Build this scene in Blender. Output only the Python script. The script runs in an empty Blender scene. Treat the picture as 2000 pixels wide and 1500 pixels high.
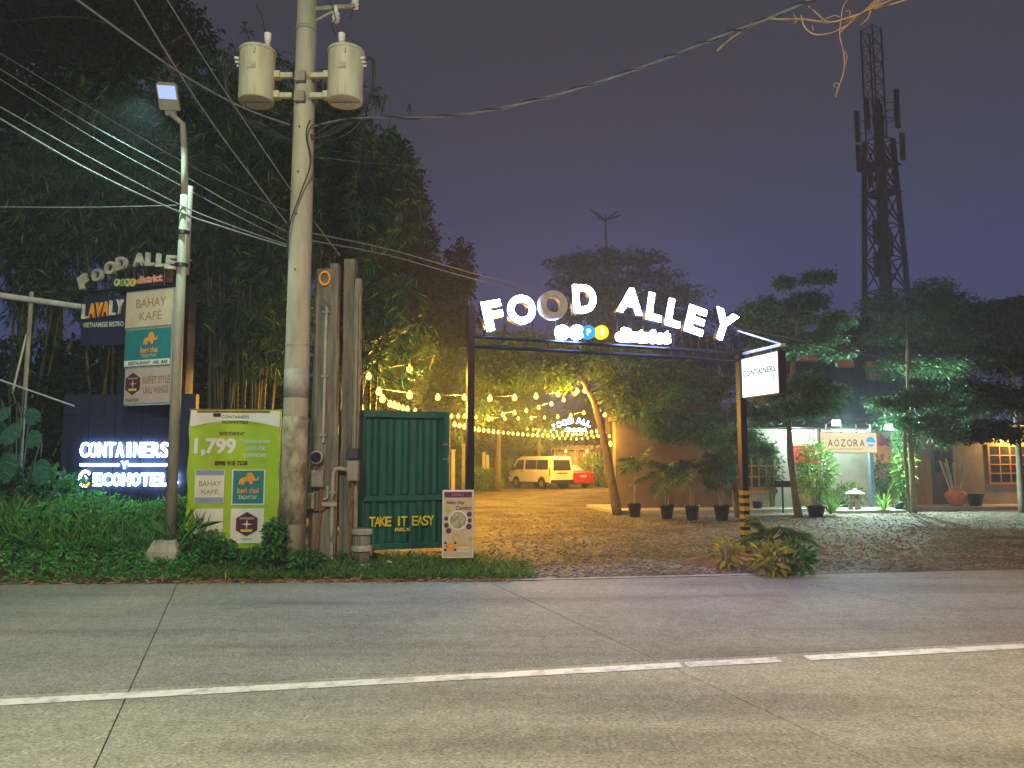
import bpy, math, random
import numpy as np
from mathutils import Vector, Matrix
random.seed(7); rng = np.random.default_rng(7)
S = bpy.context.scene
C = S.collection
R = math.radians

# ------------------------------------------------------------------ camera
F_PX, PITCH, CAMZ = 1511.0, R(5.8), 1.6          # focal length in pixels of a 2000 px wide frame
cd = bpy.data.cameras.new('camera'); cam = bpy.data.objects.new('camera', cd); C.objects.link(cam)
cam.location = (0, 0, CAMZ); cam.rotation_euler = (R(90) + PITCH, 0, 0)
cd.sensor_width = 36; cd.lens = 36 * F_PX / 2000; cd.clip_start = .05; cd.clip_end = 3000
S.camera = cam
# ------------------------------------------------------------------ night sky
W = bpy.data.worlds.new('World'); S.world = W; W.use_nodes = True
nt = W.node_tree; nt.nodes.clear()
sky = nt.nodes.new('ShaderNodeTexSky'); sky.sky_type = 'NISHITA'; sky.sun_disc = False
sky.sun_elevation = R(-4); sky.sun_rotation = R(200)
b1 = nt.nodes.new('ShaderNodeBackground'); b1.inputs[1].default_value = .05
nt.links.new(sky.outputs[0], b1.inputs[0])
tc = nt.nodes.new('ShaderNodeTexCoord'); sp = nt.nodes.new('ShaderNodeSeparateXYZ')
nt.links.new(tc.outputs['Generated'], sp.inputs[0])
rp = nt.nodes.new('ShaderNodeValToRGB'); nt.links.new(sp.outputs['Z'], rp.inputs[0])
rp.color_ramp.elements[0].position = 0.0; rp.color_ramp.elements[0].color = (.052, .060, .165, 1)
rp.color_ramp.elements[1].position = .62; rp.color_ramp.elements[1].color = (.040, .039, .044, 1)
e = rp.color_ramp.elements.new(.25); e.color = (.053, .058, .140, 1)
e = rp.color_ramp.elements.new(.40); e.color = (.050, .049, .078, 1)
b2 = nt.nodes.new('ShaderNodeBackground'); b2.inputs[1].default_value = 1.0   # light-polluted overcast
nt.links.new(rp.outputs[0], b2.inputs[0])
ad = nt.nodes.new('ShaderNodeAddShader'); wo = nt.nodes.new('ShaderNodeOutputWorld')
nt.links.new(b1.outputs[0], ad.inputs[0]); nt.links.new(b2.outputs[0], ad.inputs[1]); nt.links.new(ad.outputs[0], wo.inputs[0])
# ------------------------------------------------------------------ faint sun lamp, added as ambient light
sd = bpy.data.lights.new('ambient_sun', 'SUN'); sd.energy = .03; sd.angle = R(10); sd.color = (1, .95, .85)
so = bpy.data.objects.new('ambient_sun', sd); C.objects.link(so); so.rotation_euler = (R(48), 0, R(-20))
V = S.view_settings
V.view_transform = 'Standard'; V.look = 'None'; V.exposure = 0; V.gamma = 1; V.use_curve_mapping = False
S.cycles.use_adaptive_sampling = True; S.cycles.adaptive_threshold = .03
S.cycles.light_sampling_threshold = .02
S.cycles.max_bounces = 4; S.cycles.diffuse_bounces = 2; S.cycles.glossy_bounces = 2; S.cycles.transmission_bounces = 3
S.cycles.transparent_max_bounces = 6; S.cycles.volume_bounces = 0
S.cycles.caustics_reflective = False; S.cycles.caustics_refractive = False
S.cycles.sample_clamp_indirect = 3

# ------------------------------------------------------------------ measuring
cp, spn = math.cos(PITCH), math.sin(PITCH)
def ray(u, v):
    x, y = (u - 1000) / F_PX, (750 - v) / F_PX
    return Vector((x, cp - y * spn, spn + y * cp))
def P(u, v, Y):
    d = ray(u, v); t = Y / d.y
    return Vector((d.x * t, Y, CAMZ + d.z * t))
def G(u, v, z=0.0):
    d = ray(u, v); t = (z - CAMZ) / d.z
    return Vector((d.x * t, d.y * t, z))
class Plane:
    """an upright plane through o (x, y), running along angle a; local x along it, local y into the scene"""
    def __init__(s, o, a): s.o = Vector((o[0], o[1], 0)); s.a = a; s.e = Vector((math.cos(a), math.sin(a), 0)); s.n = Vector((-math.sin(a), math.cos(a), 0))
    def at(s, u, v, off=0.0):
        d = ray(u, v); c = Vector((0, 0, CAMZ))
        t = (off - (c - s.o).dot(s.n)) / d.dot(s.n); p = c + d * t
        return (p - s.o).dot(s.e), p.z
    def rect(s, u0, v0, u1, v1, off=0.0):
        um, vm = (u0 + u1) / 2, (v0 + v1) / 2
        return s.at(u0, vm, off)[0], s.at(u1, vm, off)[0], s.at(um, v1, off)[1], s.at(um, v0, off)[1]

# ------------------------------------------------------------------ materials
def newmat(name):
    m = bpy.data.materials.new(name); m.use_nodes = True; t = m.node_tree; t.nodes.clear()
    return m, t, t.nodes.new('ShaderNodeOutputMaterial')
def pm(name, c1, c2=None, scale=6, rough=.7, bump=.0, metal=0, bscale=None, spec=.3, detail=6, streak=None, lo=.35, hi=.68):
    m, t, out = newmat(name); N = t.nodes.new; L = t.links.new
    b = N('ShaderNodeBsdfPrincipled'); b.inputs['Roughness'].default_value = rough; b.inputs['Metallic'].default_value = metal
    b.inputs['Specular IOR Level'].default_value = spec
    L(b.outputs[0], out.inputs[0]); tc = N('ShaderNodeTexCoord'); mp = N('ShaderNodeMapping'); L(tc.outputs['Object'], mp.inputs[0])
    if streak: mp.inputs['Scale'].default_value = streak
    if c2 is None: c2 = tuple(x * .78 for x in c1)
    nz = N('ShaderNodeTexNoise'); nz.inputs['Scale'].default_value = scale; nz.inputs['Detail'].default_value = detail; nz.inputs['Roughness'].default_value = .65
    L(mp.outputs[0], nz.inputs['Vector'])
    r = N('ShaderNodeValToRGB'); r.color_ramp.elements[0].position = lo; r.color_ramp.elements[1].position = hi
    r.color_ramp.elements[0].color = (*c2, 1); r.color_ramp.elements[1].color = (*c1, 1)
    L(nz.outputs['Fac'], r.inputs[0]); L(r.outputs[0], b.inputs['Base Color'])
    if bump:
        n2 = N('ShaderNodeTexNoise'); n2.inputs['Scale'].default_value = bscale or scale * 4; n2.inputs['Detail'].default_value = 5
        L(mp.outputs[0], n2.inputs['Vector']); bp = N('ShaderNodeBump'); bp.inputs['Strength'].default_value = bump; bp.inputs['Distance'].default_value = .02
        L(n2.outputs['Fac'], bp.inputs['Height']); L(bp.outputs[0], b.inputs['Normal'])
    return m
def em(name, c, s):
    m, t, out = newmat(name); e = t.nodes.new('ShaderNodeEmission'); e.inputs[0].default_value = (*c, 1); e.inputs[1].default_value = s
    t.links.new(e.outputs[0], out.inputs[0]); return m
def leafmat(name, c1, c2, c3=None, trans=.3, rough=.5, spec=.2):
    m, t, out = newmat(name); N = t.nodes.new; L = t.links.new
    g = N('ShaderNodeNewGeometry'); r = N('ShaderNodeValToRGB'); L(g.outputs['Random Per Island'], r.inputs[0])
    r.color_ramp.elements[0].color = (*c1, 1); r.color_ramp.elements[1].color = (*c2, 1); r.color_ramp.elements[1].position = .85
    if c3: q = r.color_ramp.elements.new(.95); q.color = (*c3, 1)
    b = N('ShaderNodeBsdfPrincipled'); b.inputs['Roughness'].default_value = rough; b.inputs['Specular IOR Level'].default_value = spec
    L(r.outputs[0], b.inputs['Base Color']); tr = N('ShaderNodeBsdfTranslucent'); L(r.outputs[0], tr.inputs[0])
    mx = N('ShaderNodeMixShader'); mx.inputs[0].default_value = trans; L(b.outputs[0], mx.inputs[1]); L(tr.outputs[0], mx.inputs[2]); L(mx.outputs[0], out.inputs[0])
    return m
M = {}
def road_mat(name, c1, c2, tine):
    m, t, out = newmat(name); N = t.nodes.new; L = t.links.new
    b = N('ShaderNodeBsdfPrincipled'); b.inputs['Roughness'].default_value = .85; b.inputs['Specular IOR Level'].default_value = .15; L(b.outputs[0], out.inputs[0])
    tc = N('ShaderNodeTexCoord'); oi = N('ShaderNodeObjectInfo')
    def noise(sc, det=4, ro=.6):
        n = N('ShaderNodeTexNoise'); n.inputs['Scale'].default_value = sc; n.inputs['Detail'].default_value = det; n.inputs['Roughness'].default_value = ro
        L(tc.outputs['Object'], n.inputs['Vector']); return n
    def ramp(src, stops):
        r = N('ShaderNodeValToRGB'); e = r.color_ramp.elements
        e[0].position, e[0].color = stops[0][0], (*stops[0][1], 1); e[1].position, e[1].color = stops[-1][0], (*stops[-1][1], 1)
        for p, c in stops[1:-1]: q = e.new(p); q.color = (*c, 1)
        L(src, r.inputs[0]); return r
    def mul(a, bb, f=1.0):
        x = N('ShaderNodeMix'); x.data_type = 'RGBA'; x.blend_type = 'MULTIPLY'; x.inputs[0].default_value = f
        L(a, x.inputs[6]); L(bb, x.inputs[7]); return x.outputs[2]
    base = ramp(noise(.9, 5, .6).outputs['Fac'], [(.3, c2), (.7, c1)])
    speck = ramp(noise(42, 4, .75).outputs['Fac'], [(.34, (.36, .36, .34)), (.46, (.92, .92, .9)), (.56, (1.05, 1.05, 1.0)), (.67, (1.75, 1.72, 1.6))])
    mid = ramp(noise(9, 6, .7).outputs['Fac'], [(.35, (.78, .78, .78)), (.65, (1.1, 1.1, 1.1))])
    col = mul(mul(base.outputs[0], speck.outputs[0]), mid.outputs[0])
    rnd = ramp(oi.outputs['Random'], [(0, (.88, .88, .89)), (1, (1.06, 1.05, 1.03))]); col = mul(col, rnd.outputs[0])
    # tyre-worn bands and oil stains: stretched along the road
    mp = N('ShaderNodeMapping'); mp.inputs['Rotation'].default_value = (0, 0, R(-11)); mp.inputs['Scale'].default_value = (.12, 1.1, 1)
    L(tc.outputs['Object'], mp.inputs[0]); n3 = N('ShaderNodeTexNoise'); n3.inputs['Scale'].default_value = 1.3; n3.inputs['Detail'].default_value = 4; L(mp.outputs[0], n3.inputs['Vector'])
    st = ramp(n3.outputs['Fac'], [(.34, (.74, .73, .73)), (.46, (.97, .97, .97)), (.66, (1.10, 1.10, 1.06))]); col = mul(col, st.outputs[0])
    L(col, b.inputs['Base Color'])
    h = noise(70, 3, .7); bp = N('ShaderNodeBump'); bp.inputs['Strength'].default_value = .35; bp.inputs['Distance'].default_value = .01
    if tine:
        wv = N('ShaderNodeTexWave'); wv.inputs['Scale'].default_value = 9; wv.inputs['Distortion'].default_value = 1.5; wv.inputs['Detail'].default_value = 1; wv.bands_direction = 'X'
        mq = N('ShaderNodeMapping'); mq.inputs['Rotation'].default_value = (0, 0, R(-16)); L(tc.outputs['Object'], mq.inputs[0]); L(mq.outputs[0], wv.inputs['Vector'])
        a2 = N('ShaderNodeMath'); a2.operation = 'MULTIPLY_ADD'; a2.inputs[1].default_value = .5; L(wv.outputs['Fac'], a2.inputs[0]); L(h.outputs['Fac'], a2.inputs[2]); L(a2.outputs[0], bp.inputs['Height'])
    else: L(h.outputs['Fac'], bp.inputs['Height'])
    L(bp.outputs[0], b.inputs['Normal']); return m
def gravel_mat():
    m, t, out = newmat('gravel'); N = t.nodes.new; L = t.links.new
    b = N('ShaderNodeBsdfPrincipled'); b.inputs['Roughness'].default_value = .85; b.inputs['Specular IOR Level'].default_value = .2; L(b.outputs[0], out.inputs[0])
    tc = N('ShaderNodeTexCoord'); v = N('ShaderNodeTexVoronoi'); v.inputs['Scale'].default_value = 16; L(tc.outputs['Object'], v.inputs['Vector'])
    r = N('ShaderNodeValToRGB'); e = r.color_ramp.elements; e[0].color = (.06, .05, .04, 1); e[1].color = (.29, .255, .21, 1)
    q = e.new(.5); q.color = (.125, .108, .088, 1)
    sx = N('ShaderNodeSeparateColor'); L(v.outputs['Color'], sx.inputs[0]); L(sx.outputs[0], r.inputs[0])
    n = N('ShaderNodeTexNoise'); n.inputs['Scale'].default_value = .7; n.inputs['Detail'].default_value = 6; L(tc.outputs['Object'], n.inputs['Vector'])
    r2 = N('ShaderNodeValToRGB'); r2.color_ramp.elements[0].position = .35; r2.color_ramp.elements[0].color = (.40, .32, .25, 1); r2.color_ramp.elements[1].position = .62; r2.color_ramp.elements[1].color = (1, 1, 1, 1)
    L(n.outputs['Fac'], r2.inputs[0]); x = N('ShaderNodeMix'); x.data_type = 'RGBA'; x.blend_type = 'MULTIPLY'; x.inputs[0].default_value = 1
    L(r.outputs[0], x.inputs[6]); L(r2.outputs[0], x.inputs[7]); L(x.outputs[2], b.inputs['Base Color'])
    bp = N('ShaderNodeBump'); bp.inputs['Strength'].default_value = .9; bp.inputs['Distance'].default_value = .03; bp.invert = True
    L(v.outputs['Distance'], bp.inputs['Height']); L(bp.outputs[0], b.inputs['Normal']); return m
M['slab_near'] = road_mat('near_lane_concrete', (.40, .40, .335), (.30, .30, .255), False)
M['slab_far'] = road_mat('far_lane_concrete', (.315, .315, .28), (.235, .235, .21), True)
M['joint'] = pm('joint_tar', (.07, .068, .06), (.035, .034, .03), 3)
M['gravel'] = gravel_mat()
M['stone'] = pm('loose_stone', (.28, .25, .21), (.11, .095, .08), 3, .9)
M['soil'] = pm('soil', (.10, .075, .05), (.05, .035, .022), 3, .95, .6)
M['paint'] = pm('road_paint', (.72, .72, .66), (.36, .36, .32), 7, .6, .1, lo=.34, hi=.52)
M['concrete'] = pm('weathered_concrete', (.42, .40, .34), (.20, .19, .15), 3, .9, .35, bscale=40, streak=(1, 1, .3))
M['polecon'] = pm('pole_concrete', (.50, .47, .37), (.30, .28, .22), 2.2, .85, .25, bscale=50, streak=(1.5, 1.5, .35))
M['oldpost'] = pm('old_post', (.24, .215, .17), (.08, .07, .055), 4, .9, .6, bscale=25, streak=(2.5, 2.5, .25))
M['wood'] = pm('grey_timber', (.25, .24, .215), (.10, .095, .085), 5, .85, .5, bscale=22, streak=(5, 5, .3))
M['galv'] = pm('galvanised_steel', (.33, .31, .26), (.20, .19, .155), 7, .6, .1, streak=(1, 1, .3))
M['darkmetal'] = pm('black_steel', (.020, .020, .024), (.012, .012, .014), 9, .4, .05, metal=.3)
M['navy'] = pm('navy_panel', (.020, .022, .055), (.012, .013, .034), 3, .5, .05, streak=(3, 3, .4))
M['tank'] = pm('transformer_paint', (.52, .50, .37), (.34, .31, .21), 3.5, .55, .08, streak=(3, 3, .35), lo=.3, hi=.55)
M['white'] = pm('white_paint', (.75, .75, .72), (.6, .6, .57), 5, .5)
M['cable'] = pm('cable_black', (.03, .03, .032), rough=.5)
M['cablegrey'] = pm('cable_weathered', (.20, .20, .20), (.12, .12, .12), 20, .6)
M['rust'] = pm('rusty_pipe', (.30, .13, .06), (.14, .06, .03), 12, .85, .3)
M['pvc'] = pm('grey_conduit', (.42, .40, .36), (.28, .26, .23), 8, .6)
M['meterbox'] = pm('meter_box', (.30, .30, .25), (.17, .16, .13), 9, .7, .15)
M['green'] = pm('green_container_paint', (.012, .115, .085), (.007, .070, .055), 2.5, .42, .08, streak=(2, 2, .35))
M['greenlit'] = pm('lit_green_paint', (.055, .25, .20), (.03, .16, .125), 5, .45)  # gate green with the light on the rib faces painted in; unused
M['yellow'] = pm('yellow_paint', (.75, .60, .02), (.6, .46, .02), 8, .5)
M['dullyellow'] = pm('worn_yellow_paint', (.40, .29, .04), (.24, .17, .03), 14, .7)
M['black'] = pm('black_print', (.02, .02, .02), rough=.6)
M['lime'] = pm('lime_vinyl', (.36, .52, .02), (.28, .42, .015), 2, .45, .08, bscale=3)
M['vinyl'] = pm('white_vinyl', (.72, .70, .66), (.6, .58, .54), 2.5, .5, .06, bscale=3)
M['maroon'] = pm('maroon_print', (.11, .02, .035), rough=.6)
M['orange'] = pm('orange_print', (.85, .32, .03), rough=.6)
M['teal'] = pm('teal_print', (.02, .20, .21), (.015, .15, .16), 3, .5)
M['bluegrey'] = pm('blue_grey_print', (.25, .34, .50), rough=.6)
M['cream'] = pm('cream_panel', (.58, .46, .33), (.48, .37, .26), 2, .5)
M['brownprint'] = pm('brown_print', (.34, .20, .11), rough=.6)
M['pinkpanel'] = pm('pale_panel', (.50, .39, .35), (.40, .31, .28), 2, .5)
M['letterwhite'] = pm('unlit_letter', (.66, .62, .50), (.4, .38, .3), 6, .5)
M['pinkred'] = pm('pink_letter', (.75, .28, .22), rough=.5)
M['purple'] = pm('plum_print', (.10, .03, .10), rough=.6)
M['noodle'] = pm('noodle_print', (.55, .50, .36), (.16, .16, .08), 22, .6)
M['bark'] = pm('bark', (.19, .15, .11), (.085, .065, .045), 7, .9, .7, bscale=18, streak=(3, 3, .6))
M['palebark'] = pm('pale_bark', (.32, .28, .21), (.16, .14, .10), 7, .9, .6, bscale=18, streak=(2, 2, .6))
M['culm'] = pm('bamboo_culm', (.05, .06, .022), (.025, .03, .012), 5, .5)
M['brownwall'] = pm('brown_render', (.20, .145, .105), (.13, .095, .07), 1.2, .85, .25, bscale=20)
M['palewall'] = pm('pale_render', (.55, .54, .48), (.40, .40, .36), 1.5, .85, .25, bscale=20)
M['greywall'] = pm('grey_render', (.34, .31, .26), (.23, .21, .175), 1.5, .85, .3, bscale=18)
M['timber'] = pm('warm_timber', (.42, .24, .10), (.30, .16, .065), 5, .55, .15, streak=(4, 4, .4))
M['darktimber'] = pm('dark_timber', (.13, .075, .04), (.08, .045, .025), 5, .6, .15, streak=(4, 4, .4))
M['glass'] = pm('dark_glass', (.015, .02, .022), (.03, .035, .035), 3, .08, spec=.6)
M['red'] = pm('red_cloth', (.55, .02, .03), (.42, .015, .025), 6, .8)
M['roof'] = pm('dark_roof', (.05, .05, .055), (.03, .03, .033), 5, .6)
M['floor'] = pm('porch_concrete', (.45, .44, .41), (.33, .32, .30), 2, .8, .15)
M['pot'] = pm('black_pot', (.022, .022, .028), (.015, .015, .018), 8, .45)
M['terra'] = pm('terracotta', (.62, .19, .05), (.48, .13, .035), 6, .6)
M['cane'] = pm('cane', (.55, .42, .22), (.4, .3, .15), 9, .6)
M['granite'] = pm('granite', (.55, .53, .47), (.38, .36, .32), 30, .85, .3)
M['container'] = pm('dark_container', (.045, .045, .07), (.03, .03, .045), 3, .6)
M['vanpaint'] = pm('van_paint', (.78, .76, .70), (.72, .70, .64), 2, .25, spec=.5)
M['carred'] = pm('car_paint_red', (.45, .015, .02), (.4, .012, .016), 2, .22, spec=.5)
M['tyre'] = pm('tyre', (.02, .02, .02), rough=.8)
M['rim'] = pm('wheel_rim', (.4, .4, .4), rough=.35, metal=.7)
M['taillight'] = pm('tail_lamp', (.5, .02, .015), rough=.2, spec=.6)
M['towersteel'] = pm('tower_steel', (.045, .042, .055), (.025, .023, .032), 2, .6)
M['towerred'] = pm('tower_red', (.12, .03, .03), (.07, .02, .02), 2, .6)
M['vine'] = pm('dry_vine', (.36, .27, .16), (.2, .14, .08), 9, .8)
M['litter'] = pm('dead_leaf', (.40, .24, .08), (.2, .12, .05), 6, .9)
M['em_letter'] = em('lit_letter', (.36, .48, 1.0), 125)
M['em_hotel'] = em('lit_hotel_letter', (.42, .70, 1.0), 24)
M['em_box'] = em('lit_sign_box', (.86, 1.0, .96), 2.4)
M['em_blue'] = em('lit_blue_disc', (.03, .36, .75), 1.3)
M['em_yellow'] = em('lit_yellow_disc', (1.0, .72, .03), 1.4)
M['grime'] = pm('poster_residue', (.40, .36, .26), (.13, .10, .07), 5, .9, .6, bscale=30, streak=(1, 1, .6), lo=.38, hi=.62)
M['em_tube'] = em('lit_tube', (.80, 1.0, .92), 14)
M['em_bulb'] = em('bulb_glow', (1.0, .58, .11), 4.5)
M['em_led'] = em('led_panel', (.45, .56, 1.0), 1.15)
M['em_flood'] = em('flood_lens', (.80, 1.0, .95), 25)
M['em_aozora'] = em('lit_cream_board', (1.0, .82, .46), .95)
M['em_lamp'] = em('street_lamp_lens', (1, .93, .75), 8)
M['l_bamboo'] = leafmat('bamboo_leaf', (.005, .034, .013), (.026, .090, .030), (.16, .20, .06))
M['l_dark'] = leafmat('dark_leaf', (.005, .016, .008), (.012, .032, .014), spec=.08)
M['l_mid'] = leafmat('mid_leaf', (.05, .11, .02), (.12, .21, .04), (.20, .25, .06), trans=.4)
M['l_umbrella'] = leafmat('umbrella_leaf', (.03, .09, .04), (.075, .18, .075))
M['l_weed'] = leafmat('weed_leaf', (.045, .20, .04), (.12, .40, .09), (.24, .48, .15), trans=.4)
M['l_ivy'] = leafmat('ivy_leaf', (.03, .11, .025), (.075, .20, .05))
M['l_tall'] = leafmat('tall_grass_blade', (.07, .24, .05), (.15, .38, .10), (.30, .36, .14), trans=.4)
M['l_grass'] = leafmat('grass_blade', (.06, .16, .03), (.13, .28, .06), (.28, .26, .09))
M['l_palm'] = leafmat('palm_leaf', (.05, .12, .035), (.13, .22, .06), (.26, .28, .08))
M['l_yellow'] = leafmat('croton_leaf', (.16, .18, .03), (.42, .34, .05), (.5, .35, .2))
M['l_bright'] = leafmat('bright_leaf', (.07, .18, .03), (.16, .32, .06), (.3, .36, .08))
M['l_monstera'] = leafmat('monstera_leaf', (.02, .08, .05), (.04, .12, .07), trans=.15, rough=.3)

# ------------------------------------------------------------------ object helpers
def tag(o, label=None, cat=None, group=None, kind=None):
    for k, v in (('label', label), ('category', cat), ('group', group), ('kind', kind)):
        if v: o[k] = v
    return o
def empty(name, loc=(0, 0, 0), rz=0, label=None, cat=None, group=None):
    o = bpy.data.objects.new(name, None); C.objects.link(o); o.location = loc; o.rotation_euler = (0, 0, rz); o.empty_display_size = .2
    return tag(o, label, cat, group)
def place(pl, name, label, cat, group=None): return empty(name, pl.o, pl.a, label, cat, group)
def wl(o):
    p = Vector((0, 0, 0))
    while o is not None: p = p + o.location; o = o.parent
    return p
def link(name, me, mat, parent=None):
    o = bpy.data.objects.new(name, me); C.objects.link(o); o.parent = parent
    if mat: me.materials.clear(); me.materials.append(M[mat] if isinstance(mat, str) else mat)
    return o
class MB:
    def __init__(s): s.v, s.f = [], []
    def add(s, vs, fs):
        n = len(s.v); s.v += [tuple(v) for v in vs]; s.f += [tuple(i + n for i in f) for f in fs]; return s
    def box(s, x0, x1, y0, y1, z0, z1):
        return s.add([(x0, y0, z0), (x1, y0, z0), (x1, y1, z0), (x0, y1, z0), (x0, y0, z1), (x1, y0, z1), (x1, y1, z1), (x0, y1, z1)],
                     [(0, 3, 2, 1), (4, 5, 6, 7), (0, 1, 5, 4), (1, 2, 6, 5), (2, 3, 7, 6), (3, 0, 4, 7)])
    def tube(s, pts, r, seg=8, caps=True):
        pts = [Vector(p) for p in pts]; n = len(pts)
        rs = r if isinstance(r, (list, tuple)) else [r] * n
        vs, fs = [], []; up = None
        for i, p in enumerate(pts):
            d = (pts[min(i + 1, n - 1)] - pts[max(i - 1, 0)]).normalized()
            if up is None: up = Vector((1, 0, 0)) if abs(d.x) < .8 else Vector((0, 0, 1))
            a = d.cross(up).normalized(); b = d.cross(a).normalized(); up = b.cross(d) if False else up
            for k in range(seg):
                t = 2 * math.pi * k / seg; vs.append(p + (a * math.cos(t) + b * math.sin(t)) * rs[i])
        for i in range(n - 1):
            for k in range(seg):
                q = (k + 1) % seg; fs.append((i * seg + k, i * seg + q, (i + 1) * seg + q, (i + 1) * seg + k))
        if caps: fs.append(tuple(range(seg - 1, -1, -1))); fs.append(tuple((n - 1) * seg + k for k in range(seg)))
        return s.add(vs, fs)
    def lathe(s, prof, c=(0, 0, 0), seg=16):
        vs, fs = [], []
        for r, z in prof:
            for k in range(seg):
                t = 2 * math.pi * k / seg; vs.append((c[0] + r * math.cos(t), c[1] + r * math.sin(t), c[2] + z))
        for i in range(len(prof) - 1):
            for k in range(seg):
                q = (k + 1) % seg; fs.append((i * seg + k, i * seg + q, (i + 1) * seg + q, (i + 1) * seg + k))
        fs.append(tuple(range(seg - 1, -1, -1))); fs.append(tuple((len(prof) - 1) * seg + k for k in range(seg)))
        return s.add(vs, fs)
    def prism(s, poly, y0, y1):
        """polygon in local x, z pushed through y"""
        n = len(poly); vs = [(x, y0, z) for x, z in poly] + [(x, y1, z) for x, z in poly]
        fs = [tuple(range(n)), tuple(range(2 * n - 1, n - 1, -1))] + [(i, n + i, n + (i + 1) % n, (i + 1) % n) for i in range(n)]
        return s.add(vs, fs)
    def build(s, name, mat, parent=None, world=False, bevel=0, smooth=False):
        v = s.v
        if world and parent is not None:
            w = wl(parent); v = [(a - w.x, b - w.y, c - w.z) for a, b, c in v]
        me = bpy.data.meshes.new(name); me.from_pydata(v, [], s.f); me.validate(); me.update()
        o = link(name, me, mat, parent)
        if smooth:
            for p in me.polygons: p.use_smooth = len(p.vertices) == 4
        if bevel:
            m = o.modifiers.new('bevel', 'BEVEL'); m.width = bevel; m.segments = 2; m.limit_method = 'ANGLE'
        return o
def disc(cx, cz, r, n=24, a0=0): return [(cx + r * math.cos(a0 + 2 * math.pi * k / n), cz + r * math.sin(a0 + 2 * math.pi * k / n)) for k in range(n)]
def npmesh(name, v, f, mat, parent=None, off=None):
    v = np.asarray(v, dtype=np.float32).reshape(-1, 3); f = np.asarray(f, dtype=np.int32); k = f.shape[1]
    if off is not None: v = v - np.array(off, dtype=np.float32)
    me = bpy.data.meshes.new(name); me.vertices.add(len(v)); me.vertices.foreach_set('co', v.ravel())
    me.loops.add(f.size); me.loops.foreach_set('vertex_index', f.ravel()); me.polygons.add(len(f))
    me.polygons.foreach_set('loop_start', np.arange(0, f.size, k, dtype=np.int32)); me.update(calc_edges=True)
    return link(name, me, mat, parent)
def unit(a): return a / (np.linalg.norm(a, axis=1, keepdims=True) + 1e-9)
def leaves(name, base, d, L, Wd, mat, parent=None, off=None, kind=None, mid=.45, bend=.12):
    """one kinked pointed leaf (two quads) per base point"""
    base = np.asarray(base); n = len(base); d = unit(np.asarray(d)); L = np.broadcast_to(L, (n,))[:, None]; Wd = np.broadcast_to(Wd, (n,))[:, None]
    s = unit(np.cross(d, rng.normal(size=(n, 3)))); nn = np.cross(s, d)
    m = base + d * L * mid; tip = base + d * L - np.array([0, 0, 1]) * L * bend
    v = np.stack([base, m + s * Wd / 2 + nn * Wd * .15, tip, m - s * Wd / 2 + nn * Wd * .15], 1).reshape(-1, 3)
    f = np.arange(n * 4).reshape(n, 4)
    tri = np.concatenate([f[:, [0, 1, 2]], f[:, [0, 2, 3]]])
    o = npmesh(name, v, tri, mat, parent, off)
    return tag(o, kind=kind)
def text(body, cx, cz, h, parent, mat, y=-.006, rot=0, bold=0, ext=.002, width=None, name='lettering', res=4, shear=0, space=1):
    cu = bpy.data.curves.new('text', 'FONT'); cu.body = body; cu.offset = bold; cu.resolution_u = res; cu.shear = shear; cu.space_character = space; cu.align_x = 'CENTER'
    cu.fill_mode = 'FRONT' if ext < .004 else 'BOTH'; cu.extrude = .0001 if ext < .004 else .5
    ob = bpy.data.objects.new('text', cu); me = bpy.data.meshes.new_from_object(ob); bpy.data.objects.remove(ob); bpy.data.curves.remove(cu)
    n = len(me.vertices); a = np.empty(n * 3, dtype=np.float32); me.vertices.foreach_get('co', a); a = a.reshape(-1, 3)
    lo, hi = a.min(0), a.max(0); k = h / (hi[1] - lo[1]); kx = k if width is None else width / (hi[0] - lo[0])
    x = (a[:, 0] - (lo[0] + hi[0]) / 2) * kx; z = (a[:, 1] - (lo[1] + hi[1]) / 2) * k; yy = -(a[:, 2] - a[:, 2].min()) / max(1e-6, hi[2] - lo[2]) * ext
    c, s_ = math.cos(rot), math.sin(rot)
    a = np.stack([cx + c * x - s_ * z, y + yy, cz + s_ * x + c * z], 1).astype(np.float32)
    me.vertices.foreach_set('co', a.ravel()); me.update(); me.name = name
    return link(name, me, mat, parent)
def point_light(name, loc, W_, col, r=.05, spot=None, aim=None, blend=.6):
    l = bpy.data.lights.new(name, 'SPOT' if spot else 'POINT'); l.energy = W_; l.color = col; l.shadow_soft_size = r
    o = bpy.data.objects.new(name, l); C.objects.link(o); o.location = loc
    if spot: l.spot_size = spot; l.spot_blend = blend; o.rotation_euler = (Vector(aim) - Vector(loc)).to_track_quat('-Z', 'Y').to_euler()
    return o
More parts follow.
